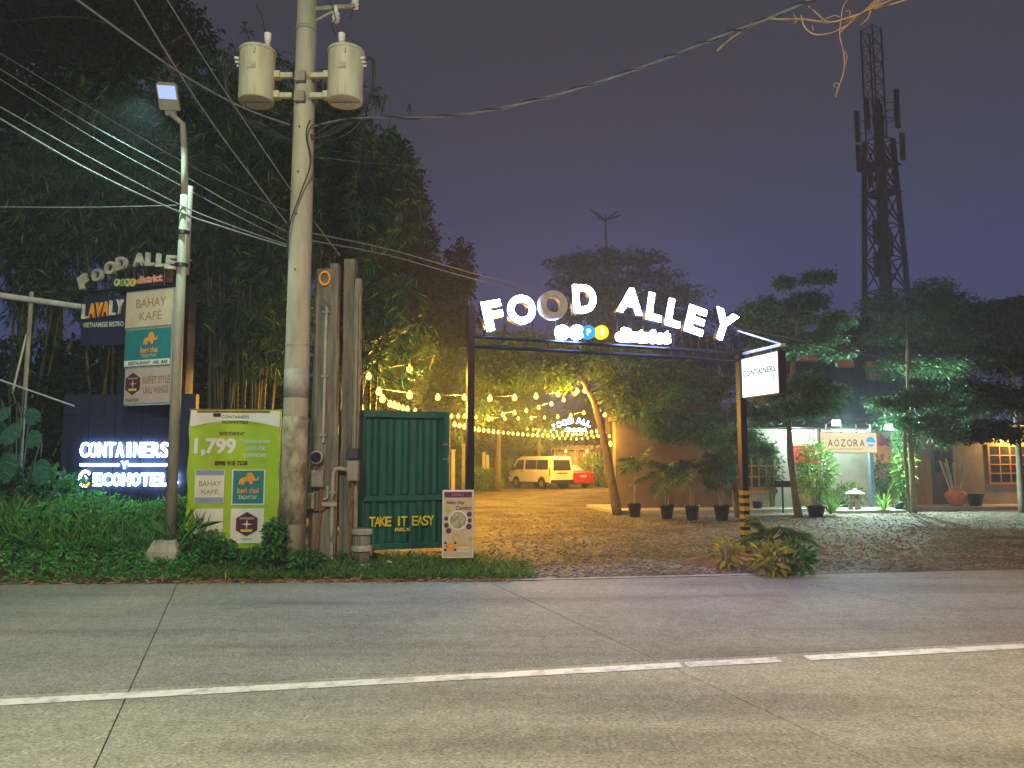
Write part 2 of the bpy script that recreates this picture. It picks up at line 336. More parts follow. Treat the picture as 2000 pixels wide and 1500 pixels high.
#PART2
# ================================================================== THE SETTING
def struct(o): return tag(o, kind='structure')
g = MB().add([(-900, -300, -.06), (900, -300, -.06), (900, 1500, -.06), (-900, 1500, -.06)], [(0, 1, 2, 3)]).build('ground', 'soil'); struct(g)
def yedge(x): return 10.72 + (.04 * x if x < 0 else .155 * x)
def cross(xk, a, b): return (xk - .36 * (a - 6)) / (1 + .36 * b)
road = MB().add([(-90, -9, -.02), (90, -9, -.02), (90, 24.5, -.02), (0, 10.70, -.02), (-90, 7.1, -.02)], [(0, 1, 2, 3, 4)]).build('road', 'joint'); struct(road)
JA, JB = 6.26, .202
def slab_piece(x0, x1, far):
    gp = .0045; c = []
    for xk in (x0 + gp, x1 - gp):
        if far:
            a = JA + gp; xn = cross(xk, a, JB); lo = (xn, a + JB * xn)
            b = .04; xf = cross(xk, 10.70, b)
            if xf > 0: b = .155; xf = cross(xk, 10.70, b)
            hi = (xf, 10.70 + b * xf)
        else:
            a = JA - gp; xf = cross(xk, a, JB); hi = (xf, a + JB * xf)
            a = JA - 7.5; xn = cross(xk, a, JB); lo = (xn, a + JB * xn)
        c.append((lo, hi))
    (a0, b0), (a1, b1) = c
    vs = [(*a0, -.015), (*a1, -.015), (*b1, -.015), (*b0, -.015)] + [(*q, -.003) for q in (a0, a1, b1, b0)]
    ins = [Vector((*q, 0)) for q in (a0, a1, b1, b0)]; m = sum(ins, Vector()) / 4
    vs += [(*(q + (m - q).normalized() * .014).xy, 0) for q in ins]
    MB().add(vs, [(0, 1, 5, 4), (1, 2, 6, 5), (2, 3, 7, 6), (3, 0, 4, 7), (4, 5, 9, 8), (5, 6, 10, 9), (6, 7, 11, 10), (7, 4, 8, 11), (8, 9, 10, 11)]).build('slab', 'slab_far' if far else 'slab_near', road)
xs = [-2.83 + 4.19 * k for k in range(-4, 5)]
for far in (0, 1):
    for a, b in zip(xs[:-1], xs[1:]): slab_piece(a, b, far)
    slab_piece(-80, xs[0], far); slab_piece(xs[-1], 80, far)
def strip(x0, x1, off, w, z, n=2):
    m = MB()
    for i in range(n):
        a, b = x0 + (x1 - x0) * i / n, x0 + (x1 - x0) * (i + 1) / n
        m.add([(a, JA + off + JB * a - w / 2, z), (b, JA + off + JB * b - w / 2, z), (b, JA + off + JB * b + w / 2, z), (a, JA + off + JB * a + w / 2, z)], [(0, 1, 2, 3)])
    return m
for a, b in ((-40, 1.34), (1.385, 2.18), (2.42, 40)): strip(a, b, -.2, .155, .004).build('lane_line', 'paint', road)
# low concrete lip between the road and the yard
lip = MB(); px = [-.3, .8, 2, 3.2, 4.4]
for a, b in zip(px[:-1], px[1:]): lip.add([(a, yedge(a), 0), (b, yedge(b), 0), (b, yedge(b) + .10, .012), (a, yedge(a) + .10, .012)], [(0, 1, 2, 3)])
lip.build('edge_lip', 'concrete', road)
yard = MB().add([(-.9, yedge(-.9) - .02, .004), (0, 10.70, .004), (60, 20, .004), (60, 95, .004), (-30, 95, .004), (-30, 14.2, .004), (-.9, 14.2, .004)], [tuple(range(7))]).build('gravel_yard', 'gravel'); struct(yard)
# planted verge: a low uneven bank
nx, ny = 60, 18
vx = np.linspace(-26, .35, nx); vv = []
def bank(x, t):
    h = (.55 if x < -4.6 else .55 - .42 * min(1, (x + 4.6) / 2.6)) * (t ** .8)
    return max(-.03, h * (.9 + .12 * math.sin(x * 2.3) + .1 * math.sin(x * 5.1 + t * 4)) * (1 if x < -.6 else max(0, 1 - (x + .6) / .9)) - .012)
for j in range(ny):
    t = j / (ny - 1)
    for x in vx:
        y0 = yedge(x) + .08 * math.sin(x * 3.1) + .05 * math.sin(x * 7.7); y1 = 16 if x < -2.6 else 13.2
        vv.append((x, y0 + (y1 - y0) * t, bank(x, min(1, t * 2.2))))
ff = [(j * nx + i, j * nx + i + 1, (j + 1) * nx + i + 1, (j + 1) * nx + i) for j in range(ny - 1) for i in range(nx - 1)]
verge = npmesh('verge', vv, ff, 'soil'); struct(verge)
def vz(x, y):
    y0 = yedge(x); y1 = 16 if x < -2.6 else 13.2
    return bank(x, min(1, max(0, (y - y0) / (y1 - y0)) * 2.2)) if x < .35 else 0
# loose stones on the yard
n = 9000; yy = 10.9 + 15 * rng.random(n) ** 1.3; xx = -.6 + rng.random(n) * (yy * .66 + .6); ok = yy > 10.9 + .16 * np.maximum(xx, 0); xx, yy = xx[ok], yy[ok]; n = len(xx)
r = .012 + .03 * rng.random(n) ** 2; o8 = np.array([(1, 0, 0), (0, 1, 0), (-1, 0, 0), (0, -1, 0), (0, 0, .7), (0, 0, -.5)])
v = np.stack([xx, yy, np.full(n, .01)], 1)[:, None, :] + (o8[None] * (.7 + .6 * rng.random((n, 6, 1)))) * r[:, None, None]
f8 = np.array([(0, 1, 4), (1, 2, 4), (2, 3, 4), (3, 0, 4), (1, 0, 5), (2, 1, 5), (3, 2, 5), (0, 3, 5)])
st = npmesh('loose_gravel', v.reshape(-1, 3), (f8[None] + 6 * np.arange(n)[:, None, None]).reshape(-1, 3), 'stone')
tag(st, 'loose grey stones strewn over the gravel yard', 'gravel', kind='stuff')

# ================================================================== STREET LAMPS
def aim_head(m_list, pos, tilt, rz, parent, names_mats):
    for m, (nm, mt) in zip(m_list, names_mats):
        o = m.build(nm, mt, parent); o.location = Vector(pos) - parent.location; o.rotation_euler = (tilt, 0, rz)
def lamp_head(pos, tilt, rz, parent, lens):
    h = MB().prism([(-.15, -.2), (.15, -.2), (.15, .16), (.12, .2), (-.12, .2), (-.15, .16)], -.02, .05)
    h.box(-.08, .08, -.01, .05, -.28, -.2); h.box(-.14, .14, .05, .075, -.15, .1)
    o = h.build('lamp_head', 'galv', parent, bevel=.008); o.location = Vector(pos) - parent.location; o.rotation_euler = (tilt, 0, rz)
    fr = MB().box(-.125, .125, -.028, -.0205, -.03, .165).build('led_panel', lens, o)
    dv = MB()
    for k in range(4): dv.box(-.10 + k * .055, -.064 + k * .055, -.034, -.0285, -.018, .15)
    dv.build('led_strip', lens, o)
    return o
pb = P(325, 1100, 11.3); pb.z = 0
lamp = empty('street_lamp', pb, 0, 'slim steel street lamp with a lit blue-white panel on a concrete block', 'street lamp')
blk = MB().add([(-.235, -.2, 0), (.235, -.2, 0), (.235, .2, 0), (-.235, .2, 0), (-.22, -.19, .34), (.22, -.19, .34), (.22, .19, .34), (-.22, .19, .34), (-.15, -.13, .50), (.15, -.13, .50), (.15, .13, .50), (-.15, .13, .50)],
    [(3, 2, 1, 0), (0, 1, 5, 4), (1, 2, 6, 5), (2, 3, 7, 6), (3, 0, 4, 7), (4, 5, 9, 8), (5, 6, 10, 9), (6, 7, 11, 10), (7, 4, 8, 11), (8, 9, 10, 11)]).build('footing', 'concrete', lamp, bevel=.02)
bx = .03
MB().tube([(bx, 0, .45), (bx, 0, 5.6)], [.084, .062], 14).build('pole', 'galv', lamp, smooth=True)
MB().tube([(bx + .06, .03, 4.4), (bx + .065, .03, 5.75)], .045, 8).build('sleeve', 'galv', lamp, smooth=True)
hp = P(329, 196, 11.15)
MB().tube([(bx, 0, 5.55), (bx - .02, -.01, 6.2), (bx - .06, -.04, 6.7), tuple(P(333, 222, 11.2) - pb)], [.055, .05, .045, .042], 10).build('arm', 'galv', lamp, smooth=True)
for z in (4.5, 5.0): MB().tube([(bx, 0, z), (bx, 0, z + .05)], .1, 12).build('clamp', 'darkmetal', lamp)
lamp_head(hp + Vector((0, -.02, .05)), R(40), R(8), lamp, 'em_led')
point_light('street_lamp_light', hp + Vector((-.10, -.50, -.20)), 480, (.62, 1.0, .86), .06, R(130), hp + Vector((-1.2, -.9, -6)))
# the two lamps of the near kerb, whose light falls on the road and the poles
def near_lamp(x, y, z, label, col, Wt, aim, arm, sp=R(150)):
    r0 = empty('street_lamp', (x, y, 0), 0, label, 'street lamp', 'lamps of the near kerb')
    MB().tube([(0, 0, 0), (0, 0, z - .4)], [.1, .07], 10).build('pole', 'galv', r0, smooth=True)
    MB().tube([(0, 0, z - .45), (arm[0] * .5, arm[1] * .5, z), (arm[0], arm[1], z + .05)], .04, 8).build('arm', 'galv', r0, smooth=True)
    MB().box(arm[0] - .14, arm[0] + .14, arm[1] - .3, arm[1] + .3, z + .02, z + .12).build('lamp_head', 'galv', r0, bevel=.02)
    MB().box(arm[0] - .1, arm[0] + .1, arm[1] - .22, arm[1] + .22, z + .005, z + .02).build('lens', 'em_lamp', r0)
    point_light('street_lamp_light', (x + arm[0], y + arm[1], z - .1), Wt, col, .15, sp, aim)
near_lamp(-2.6, -2.6, 8.6, 'warm white street lamp on the near kerb', (.97, 1.0, .70), 4700, (-1.5, 8.5, 0), (0, 1.2))
near_lamp(9.6, -.4, 8.0, 'amber street lamp further along the near kerb', (1.0, .42, .15), 3300, (7.5, 4.5, 0), (-.4, 1.2))

def smooth(pts, k=5):
    pts = [Vector(p) for p in pts]; q = [pts[0]] + pts + [pts[-1]]; out = []
    for i in range(1, len(q) - 2):
        a, b, c, d = q[i - 1], q[i], q[i + 1], q[i + 2]
        for j in range(k):
            t = j / k; out.append(.5 * ((2 * b) + (c - a) * t + (2 * a - 5 * b + 4 * c - d) * t * t + (3 * b - a - 3 * c + d) * t ** 3))
    return out + [pts[-1]]
# ================================================================== UTILITY POLE
pp = G(555, 1122); pp = Vector((pp.x, 11.4, 0)); pp.x = P(572, 1000, 11.4).x
up = empty('utility_pole', pp, 0, 'tall round concrete utility pole carrying two transformers', 'utility pole')
MB().tube([(0, 0, -.05), (0, 0, 3), (0, 0, 6), (0, 0, 10.6)], [.192, .176, .162, .142], 20).build('shaft', 'polecon', up, smooth=True)
MB().lathe([(.184, 0), (.181, .42)], (0, 0, 2.55), 20).build('wrap_sheet', 'pvc', up, smooth=True)
MB().lathe([(.1955, 0), (.1925, .55), (.1895, 1.1), (.1865, 1.55)], (0, 0, .72), 24).build('poster_residue', 'grime', up, smooth=True)
MB().lathe([(.182, 0), (.182, .02)], (0, 0, 3.32), 20).build('band', 'pvc', up)
for z in (7.10, 7.42, 8.25): MB().lathe([(.168, 0), (.166, .06)], (0, 0, z), 20).build('band', 'galv', up)
for z in (7.10, 7.42): MB().box(-.10, .06, -.235, -.17, z - .07, z + .09).build('bracket_plate', 'galv', up, bevel=.008)
for z in (4.45, 5.3, 5.95, 6.65): MB().tube([(-.02, -.15, z), (-.02, -.20, z)], .012, 6).build('step_bolt', 'rust', up)
ca = MB().tube([(.12, -.02, 8.62), (.78, -.10, 8.62)], .035, 6); ca.tube([(.12, -.02, 8.42), (.5, -.06, 8.6)], .02, 6)
ca.build('crossarm', 'galv', up)
for x, z in ((.47, 8.5), (.76, 8.72)):
    MB().lathe([(.02, -.13), (.06, -.12), (.035, -.08), (.065, -.06), (.035, -.02), (.06, 0), (.03, .05), (.02, .14)], (x, -.08, z), 10).build('insulator', 'white', up)
def transformer(u, sgn, label):
    c = P(u, 148, 11.15); z0 = 7.0
    t = empty('transformer', (c.x, c.y, z0), 0, label, 'transformer', 'pole transformers')
    t.scale = (.88, .88, .88)
    MB().lathe([(.27, .0), (.285, -.012), (.295, .0), (.298, .05), (.298, .86), (.305, .87), (.305, .9), (.28, .925), (.12, .95), (.0, .955)], seg=28).build('tank', 'tank', t, smooth=True)
    MB().lathe([(.309, .855), (.313, .865), (.313, .895), (.309, .905)], seg=28).build('lid_band', 'tank', t, smooth=True)
    MB().tube([(0, 0, -.02), (0, 0, -.005)], .02, 8).build('drain_plug', 'rust', t)
    MB().box(-.26, .26, -.012, .012, -.022, -.012).build('base_seam', 'galv', t)
    for z in (.14, .5):
        m = MB().box(min(0, -sgn * .27), max(0, -sgn * .27), -.05, .05, z - .03, z + .03)
        x0, x1 = -sgn * .29, ((pp.x - c.x) + sgn * .13) / .88
        m = MB().box(min(x0, x1), max(x0, x1), .02, .10, z - .045, z + .045); m.box(min(x0, x0 - sgn * .1), max(x0, x0 - sgn * .1), -.02, .13, z - .06, z + .06)
        m.build('hanger', 'tank', t, bevel=.008)
    MB().box(-.07, .07, -.312, -.296, .45, .55).build('name_plate', 'pvc', t); MB().tube([(.05, -.30, .8), (.05, -.325, .8), (.05, -.325, .72)], .012, 6).build('lifting_lug', 'tank', t)
    bx = -.07 * sgn if sgn > 0 else .18
    MB().lathe([(.03, .92), (.055, .95), (.03, .98), (.055, 1.0), (.03, 1.03), (.055, 1.06), (.05, 1.1), (.06, 1.11), (.06, 1.2), (.02, 1.22)], (bx, -.05, 0), 10).build('bushing', 'white', t)
    for k in range(3):
        a = (0 if sgn > 0 else math.pi) + (k - 1) * .22 * (1 if sgn > 0 else -1)
        MB().tube([(.29 * math.cos(a), .29 * math.sin(a) - .05, .72 - .03 * k), (.36 * math.cos(a), .36 * math.sin(a) - .06, .72 - .03 * k)], .025, 8).build('terminal', 'white', t)
        s = sgn
        pts = [(s * .36, -.06 - .05 * k, .71 - .03 * k), (s * (.43 + .03 * k), -.06 - .05 * k, .78 - .05 * k), (s * (.47 + .03 * k), -.06 - .04 * k, .55), (s * (.45 + .02 * k), -.06, .15), (s * .30, -.02, -.22), (s * -.15, .05, -.42 - .05 * k), (((pp.x - c.x) + s * .16) / .88, .12, -.62)]
        MB().tube(smooth(pts, 4), .012, 5).build('lead_cable', 'cable', t)
    pts = [(bx, -.05, 1.2), (bx - .1, -.05, 1.34), (bx + .02 + .1 * sgn, -.08, 1.42), (bx + .2 * sgn, -.08, 1.7)]
    MB().tube(smooth(pts, 4), .01, 5).build('jumper_wire', 'cable', t)
transformer(502, -1, 'cream drum transformer hung left of the utility pole')
transformer(675, 1, 'cream drum transformer hung right of the utility pole, its underside lit')

# ================================================================== OVERHEAD WIRES
def wire(pix, r, label, mat='cablegrey', group='overhead wires', sub=5, cat='cable', name='overhead_cable'):
    pts = smooth([P(u, v, y) for u, v, y in pix], sub); o = empty(name) if False else None
    m = MB().tube(pts, r, 5).build(name, mat); return tag(m, label, cat, group)
wire([(140, -8, 8.2), (345, 138, 9.6), (470, 208, 10.6), (566, 244, 11.2)], .014, 'thick pale cable dropping from top left to the pole below the transformers')
wire([(258, -8, 8.5), (345, 135, 9.3), (430, 262, 10.2), (560, 436, 11.2)], .011, 'straight pale cable crossing in front of the lamp head down to the pole')
wire([(322, -8, 8.7), (400, 118, 9.5), (480, 240, 10.4), (562, 362, 11.2), (600, 415, 11.6), (665, 500, 11.9)], .010, 'pale cable passing behind the pole down to the old timber posts')
wire([(-10, 203, 9.5), (170, 305, 10.5), (345, 397, 11.2), (450, 440, 11.3), (560, 478, 11.4)], .009, 'upper of the two bright sagging cables clamped to the street lamp')
wire([(-10, 226, 9.5), (170, 330, 10.5), (345, 412, 11.2), (450, 448, 11.3), (560, 482, 11.4)], .013, 'lower bright sagging cable clamped to the street lamp')
wire([(-10, 128, 10), (180, 245, 10.8), (345, 335, 11.5), (460, 402, 11.5), (560, 452, 11.4)], .007, 'thin dim cable reaching the pole above the clamped pair')
wire([(-10, 148, 10), (180, 268, 10.8), (345, 358, 11.5), (460, 420, 11.5), (560, 470, 11.4)], .006, 'thinnest dim cable among the left bundle')
wire([(-10, 98, 10.2), (180, 212, 10.9), (350, 312, 11.5), (470, 372, 11.5), (560, 412, 11.4)], .005, 'topmost hair-thin cable of the left bundle')
wire([(-10, 404, 10.5), (170, 405, 11), (345, 401, 11.3)], .006, 'level thin cable tied to the street lamp from the left')
tw = [(606, 248, 11.3), (690, 231, 11.1), (860, 228, 10.3), (1000, 206, 9.6), (1150, 166, 9.0), (1300, 114, 8.4), (1400, 73, 8.0), (1500, 36, 7.6), (1610, -12, 7.2)]
wire(tw, .013, 'long twisted service cable running from the pole to the dry vine')
t2 = [P(u, v, y) for u, v, y in tw]; t2 = smooth(t2, 8); hel = [p + Vector((0, .022 * math.cos(i * 1.3), .022 * math.sin(i * 1.3))) for i, p in enumerate(t2)]
tag(MB().tube(hel, .010, 5).build('overhead_cable', 'cable'), 'dark strand wound round the long twisted service cable', 'cable', 'overhead wires')
wire([(606, 268, 11.3), (650, 240, 11.2), (690, 232, 11.1)], .008, 'short dark loop joining the service cable to the pole', 'cable')
wire([(606, 455, 11.4), (760, 487, 12.5), (930, 535, 15), (1060, 566, 17)], .010, 'upper thin wire running from the pole behind the lit letters')
wire([(606, 470, 11.4), (760, 499, 12.5), (930, 546, 15), (1060, 575, 17)], .010, 'lower thin wire running from the pole behind the lit letters')
wire([(1432, 640, 13.6), (1600, 672, 16), (1800, 714, 19), (2010, 748, 22)], .014, 'pale wire sloping from the last lit letter to the right edge')
wire([(606, 305, 11.4), (720, 318, 14), (830, 326, 17)], .006, 'faint wire leaving the pole toward the dark tree')
wire([(606, 235, 11.2), (598, 262, 11.18), (606, 320, 11.17), (588, 375, 11.17), (566, 440, 11.17), (560, 500, 11.17)], .011, 'slack black wire hanging down the face of the utility pole', 'cable')
wire([(606, 262, 11.3), (640, 276, 11.2), (690, 252, 11.1), (715, 210, 11.1), (722, 150, 11.1)], .008, 'slack black loop swinging up to the right transformer', 'cable')
wire([(470, 185, 11.2), (500, 236, 11.25), (540, 246, 11.3), (566, 236, 11.3)], .008, 'slack black loop below the left transformer', 'cable')
wire([(640, -10, 11.2), (655, 35, 11.1), (648, 50, 11.1), (655, 68, 11.1)], .007, 'crooked jumper wire above the right transformer', 'cable')
# dry vine hanging on the service cable
vr = empty('dry_vine', P(1600, 40, 7.3), 0, 'bare dry vine tangled on the service cable at top right', 'vine')
vines = [[(1400, 100, 8), (1425, 78, 7.9), (1455, 58, 7.8), (1497, 37, 7.6), (1520, 38, 7.5), (1570, 38, 7.4), (1620, 44, 7.3), (1665, 32, 7.25), (1720, 14, 7.2), (1770, 0, 7.1), (1800, -15, 7.1)],
         [(1565, 30, 7.4), (1570, 50, 7.4), (1590, 67, 7.35), (1625, 64, 7.3), (1660, 45, 7.3), (1700, 15, 7.2), (1730, -12, 7.2)],
         [(1668, -10, 7.2), (1648, 10, 7.25), (1642, 45, 7.28), (1640, 70, 7.3), (1648, 105, 7.3), (1648, 140, 7.3), (1636, 175, 7.3), (1632, 190, 7.3)],
         [(1580, 12, 7.4), (1600, 30, 7.35), (1615, 42, 7.3), (1650, 44, 7.3), (1690, 22, 7.2), (1760, -8, 7.1)],
         [(1640, 64, 7.3), (1665, 40, 7.28), (1690, 20, 7.2), (1715, -5, 7.2)], [(1680, 50, 7.25), (1695, 36, 7.2), (1705, 15, 7.2), (1740, -10, 7.2)],
         [(1550, 46, 7.4), (1556, 40, 7.4), (1550, 28, 7.4)], [(1636, 172, 7.3), (1628, 168, 7.3), (1632, 162, 7.3), (1640, 165, 7.3)], [(1660, 30, 7.25), (1660, 22, 7.25), (1650, 22, 7.25)],
         [(1648, 100, 7.3), (1654, 108, 7.3), (1652, 126, 7.3)], [(1600, 42, 7.3), (1630, 30, 7.3), (1640, 34, 7.3)], [(1430, 76, 7.9), (1426, 70, 7.9)], [(1588, 60, 7.35), (1587, 50, 7.35)]]
for k, pv in enumerate(vines): MB().tube(smooth([P(*q) for q in pv], 4), [.010, .008, .006, .008, .007, .006][k] if k < 6 else .004, 5).build('stem', 'vine', vr, world=True)
#PART3
# ================================================================== SIGNS ON THE LEFT
wp = Plane((P(250, 900, 13.6).x, 13.6), R(-3))
x0, x1, z0, z1 = wp.rect(118, 770, 379, 1040)
py = place(wp, 'sign_pylon', 'dark navy sign wall and tower behind the street lamp', 'sign pylon')
for k in range(5):
    a, b = x0 + (x1 - x0) * k / 5, x0 + (x1 - x0) * (k + 1) / 5 - .012
    MB().box(a, b, 0, .12, 0, z1).build('wall_panel', 'navy', py)
c0, c1, _, zt = wp.rect(246, 556, 376, 700, .3)
MB().box(c0, c1, .13, .42, 0, zt).build('tower', 'navy', py)
for q in (c0 + .05, c1 - .05): MB().box(q - .03, q + .03, .10, .129, z1 + .01, zt).build('upright', 'darkmetal', py)
hs = place(Plane((wp.o.x, wp.o.y - .03), wp.a), 'hotel_sign', 'glowing white hotel lettering on the navy wall beside the street lamp', 'sign')
hp_ = Plane((wp.o.x, wp.o.y - .03), wp.a)
def lit_row(body, u0, u1, v0, v1, bold):
    w = (u1 - u0) / len(body)
    for k, ch in enumerate(body):
        uc = u0 + w * (k + .5); cx, cz = hp_.at(uc, (v0 + v1) / 2); h = hp_.at(uc, v0)[1] - hp_.at(uc, v1)[1]
        wd = (hp_.at(uc + w * .43, 900)[0] - hp_.at(uc - w * .43, 900)[0]) * (.45 if ch == 'I' else 1)
        text(ch, cx, cz, h, hs, 'em_hotel', y=.0, bold=bold, ext=.03, width=wd, name='letter')
lit_row('CONTAINERS', 157, 331, 864, 893, .012)
lit_row('ECOHOTELS', 182, 350, 924, 949, .03)
cx, cz = hp_.at(244, 908); text('Y', cx, cz, .13, hs, 'em_hotel', ext=.03, name='letter', bold=.01, y=0)
for a, b in ((158, 233), (252, 331)):
    q = hp_.rect(a, 905.5, b, 910); MB().box(q[0], q[1], -.03, 0, q[2], q[3]).build('rule_bar', 'em_hotel', hs)
cx, cz = hp_.at(168, 935); MB().prism(disc(cx, cz, .135), -.02, 0).build('emblem_back', 'navy', hs)
def ring(cx, cz, ro, ri, a0, a1, y0, y1, n=24, sq=1.0):
    m = MB()
    for k in range(n):
        t0, t1 = a0 + (a1 - a0) * k / n, a0 + (a1 - a0) * (k + 1) / n
        m.prism([(cx + ro * math.cos(t0) * sq, cz + ro * math.sin(t0)), (cx + ro * math.cos(t1) * sq, cz + ro * math.sin(t1)), (cx + ri * math.cos(t1) * sq, cz + ri * math.sin(t1)), (cx + ri * math.cos(t0) * sq, cz + ri * math.sin(t0))], y0, y1)
    return m
ring(cx, cz, .15, .10, R(40), R(290), -.035, -.021, sq=.78).build('emblem_arc', 'em_hotel', hs)
ring(cx, cz, .15, .10, R(255), R(330), -.038, -.036, sq=.78, n=8).build('emblem_gold_arc', 'em_yellow', hs)
MB().prism([(cx - .04, cz), (cx, cz + .055), (cx + .045, cz), (cx, cz - .055)], -.035, -.021).build('emblem_diamond', 'em_hotel', hs)
# projecting boards, square to the road
bp = Plane((P(245, 680, 13.35).x, 13.35), R(-22))
def board(name, label, r, mat, depth=.2, frame='galv', group='projecting boards on the pylon'):
    q = bp.rect(*r); o = place(bp, name, label, 'sign', group)
    MB().box(q[0], q[1], .004, depth, q[2], q[3]).build('box', frame, o, bevel=.01)
    MB().box(q[0] + .02, q[1] - .02, -.004, .003, q[2] + .025, q[3] - .025).build('face', mat, o)
    return o, q
EL = [(0, .1), (.05, .45), (.2, .6), (.35, .62), (.42, .95), (.62, 1), (.75, .75), (.8, .55), (.9, .48), (1, .75), (.98, .42), (.86, .34), (.73, .38), (.67, .08), (.55, .08), (.52, .3), (.3, .3), (.28, .06), (.15, .04), (.14, .28), (.08, .1)]
def elephant(cx, cz, w, h, y, parent): return MB().prism([(cx + (a - .5) * w, cz + (b - .5) * h) for a, b in EL], y - .002, y).build('elephant_emblem', 'orange', parent)
def badge(cx, cz, r, y, parent, pale='vinyl'):
    b = MB().prism(disc(cx, cz, r, 6, R(30)), y - .002, y).build('badge', 'maroon', parent)
    MB().prism([(cx + (rr * .45) * math.cos(R(90 * k / 2)), cz + rr * .45 * math.sin(R(90 * k / 2))) for k in range(8) for rr in [(r if k % 2 == 0 else r * .22)]], y - .005, y - .0025).build('compass_star', pale, b)
    MB().prism([(cx - .5 * r, cz - .42 * r), (cx + .5 * r, cz - .42 * r), (cx + .42 * r, cz - .62 * r), (cx - .42 * r, cz - .62 * r)], y - .005, y - .0025).build('ribbon', 'yellow', b)
    text('SOUTH LOCAL', cx, cz + .48 * r, .15 * r, b, pale, y=y - .003, width=1.15 * r, bold=.02)
    return b
ck, q = board('cafe_board', 'cream cafe name board topmost on the sign pylon', (245, 566, 338, 640), 'cream')
cx, w = (q[0] + q[1]) / 2 + .05, q[1] - q[0]; h = q[3] - q[2]
text('BAHAY', cx, q[2] + h * .66, h * .23, ck, 'brownprint', y=-.005, width=w * .62); text('KAF\u00c9', cx, q[2] + h * .34, h * .28, ck, 'brownprint', y=-.005, width=w * .46)
ck, q = board('restaurant_board', 'teal restaurant board with an orange elephant', (243, 640, 335, 717), 'teal')
w = q[1] - q[0]; h = q[3] - q[2]; cx = (q[0] + q[1]) / 2 + .04
elephant(cx + .02, q[2] + h * .72, w * .30, h * .34, -.0045, ck); text('keri thai', cx, q[2] + h * .44, h * .15, ck, 'orange', y=-.005, width=w * .36, bold=.02)
text('TAGAYTAY', cx, q[2] + h * .29, h * .09, ck, 'cream', y=-.005, width=w * .32); MB().box(q[0] + .021, q[1] - .021, -.007, -.0045, q[2] + .03, q[2] + h * .19).build('footer_strip', 'vinyl', ck)
[text(t_, cx + w * f_, q[2] + h * .115, h * .085, ck, 'black', y=-.008, width=w * g_, bold=.015) for t_, f_, g_ in (('RESTAURANT', -.19, .46), ('AND', .16, .13), ('BAR', .34, .13))]
ck, q = board('buffet_board', 'pale buffet board with a dark hexagon badge, lowest of its tower', (242, 716, 332, 790), 'pinkpanel', .12)
w = q[1] - q[0]; h = q[3] - q[2]
badge(q[0] + w * .2, q[2] + h * .56, h * .30, -.0045, ck, 'pinkpanel'); text('BUFFET STYLE', q[0] + w * .70, q[2] + h * .64, h * .2, ck, 'brownprint', y=-.005, width=w * .58, bold=.03)
text('UNLI WINGS', q[0] + w * .70, q[2] + h * .38, h * .2, ck, 'brownprint', y=-.005, width=w * .54, bold=.03); text('TAGAYTAY', q[0] + w * .2, q[2] + h * .13, h * .09, ck, 'black', y=-.005, width=w * .3)
lp = Plane((P(200, 620, 13.45).x, 13.45), R(-10)); q = lp.rect(160, 578, 246, 646)
lv = place(lp, 'bistro_board', 'black bistro board with raised cream and orange letters beside the cafe board', 'sign')
MB().box(q[0], q[1], .004, .12, q[2] - .25, q[3]).build('panel', 'navy', lv)
w = q[1] - q[0]; h = q[3] - q[2]
for k, ch in enumerate('LAVALY'):
    text(ch, q[0] + w * (.1 + .155 * k), q[2] + h * .56 + k * .012, h * .42, lv, 'orange' if k in (1, 2, 3) else 'letterwhite', y=0, ext=.05, width=w * .135, bold=.01, name='letter')
text('VIETNAMESE BISTRO', (q[0] + q[1]) / 2, q[2] + h * .18, h * .14, lv, 'letterwhite', y=-.002, width=w * .92, bold=.015)
fs = place(bp, 'food_sign', 'unlit arched food alley letters crowning the sign pylon', 'sign')
fl = [('F', 166, 551, 26, 22), ('O', 194, 538, 24, 16), ('O', 219, 524, 25, 12), ('D', 241, 515, 25, 6), ('A', 275, 508, 26, 0), ('L', 296, 507, 26, -2), ('L', 317, 509, 26, -5), ('E', 337, 513, 26, -8), ('Y', 360, 519, 28, -14)]
for ch, u, v, hp2, rt in fl:
    cx, cz = bp.at(u, v); h = bp.at(u, v - hp2 / 2)[1] - bp.at(u, v + hp2 / 2)[1]
    text(ch, cx, cz, h, fs, 'letterwhite', y=0, ext=.06, rot=R(rt), bold=.04, width=h * {'O': 1.15, 'L': .75, 'E': .85, 'F': .85}.get(ch, 1.05), name='letter')
for k, (u, mt, ch) in enumerate(((229, 'letterwhite', 'P'), (240, 'lime', 'O'), (250, 'letterwhite', 'P'), (260, 'yellow', 'S'))):
    cx, cz = bp.at(u, 552); d = MB().prism(disc(cx, cz, .07, 16), -.012 - .002 * k, .01).build('disc', mt, fs); text(ch, cx, cz, .07, d, 'black', y=-.014 - .002 * k, bold=.02, name='letter')
cx, cz = bp.at(294, 545); text('district', cx, cz, .14, fs, 'pinkred', y=0, ext=.03, bold=.03, width=bp.at(318, 545)[0] - bp.at(270, 545)[0], name='lettering')
a, b = bp.at(170, 569), bp.at(345, 556); MB().tube([(a[0], .05, a[1]), (b[0], .05, b[1])], .02, 6).build('rail', 'darkmetal', fs)
for u, v in ((205, 552), (241, 528), (276, 520), (318, 522), (350, 528)):
    a = bp.at(u, v); MB().tube([(a[0], .05, a[1]), (a[0], .05, bp.at(u, 566 - (u - 170) * .07)[1])], .012, 5).build('stay', 'darkmetal', fs)
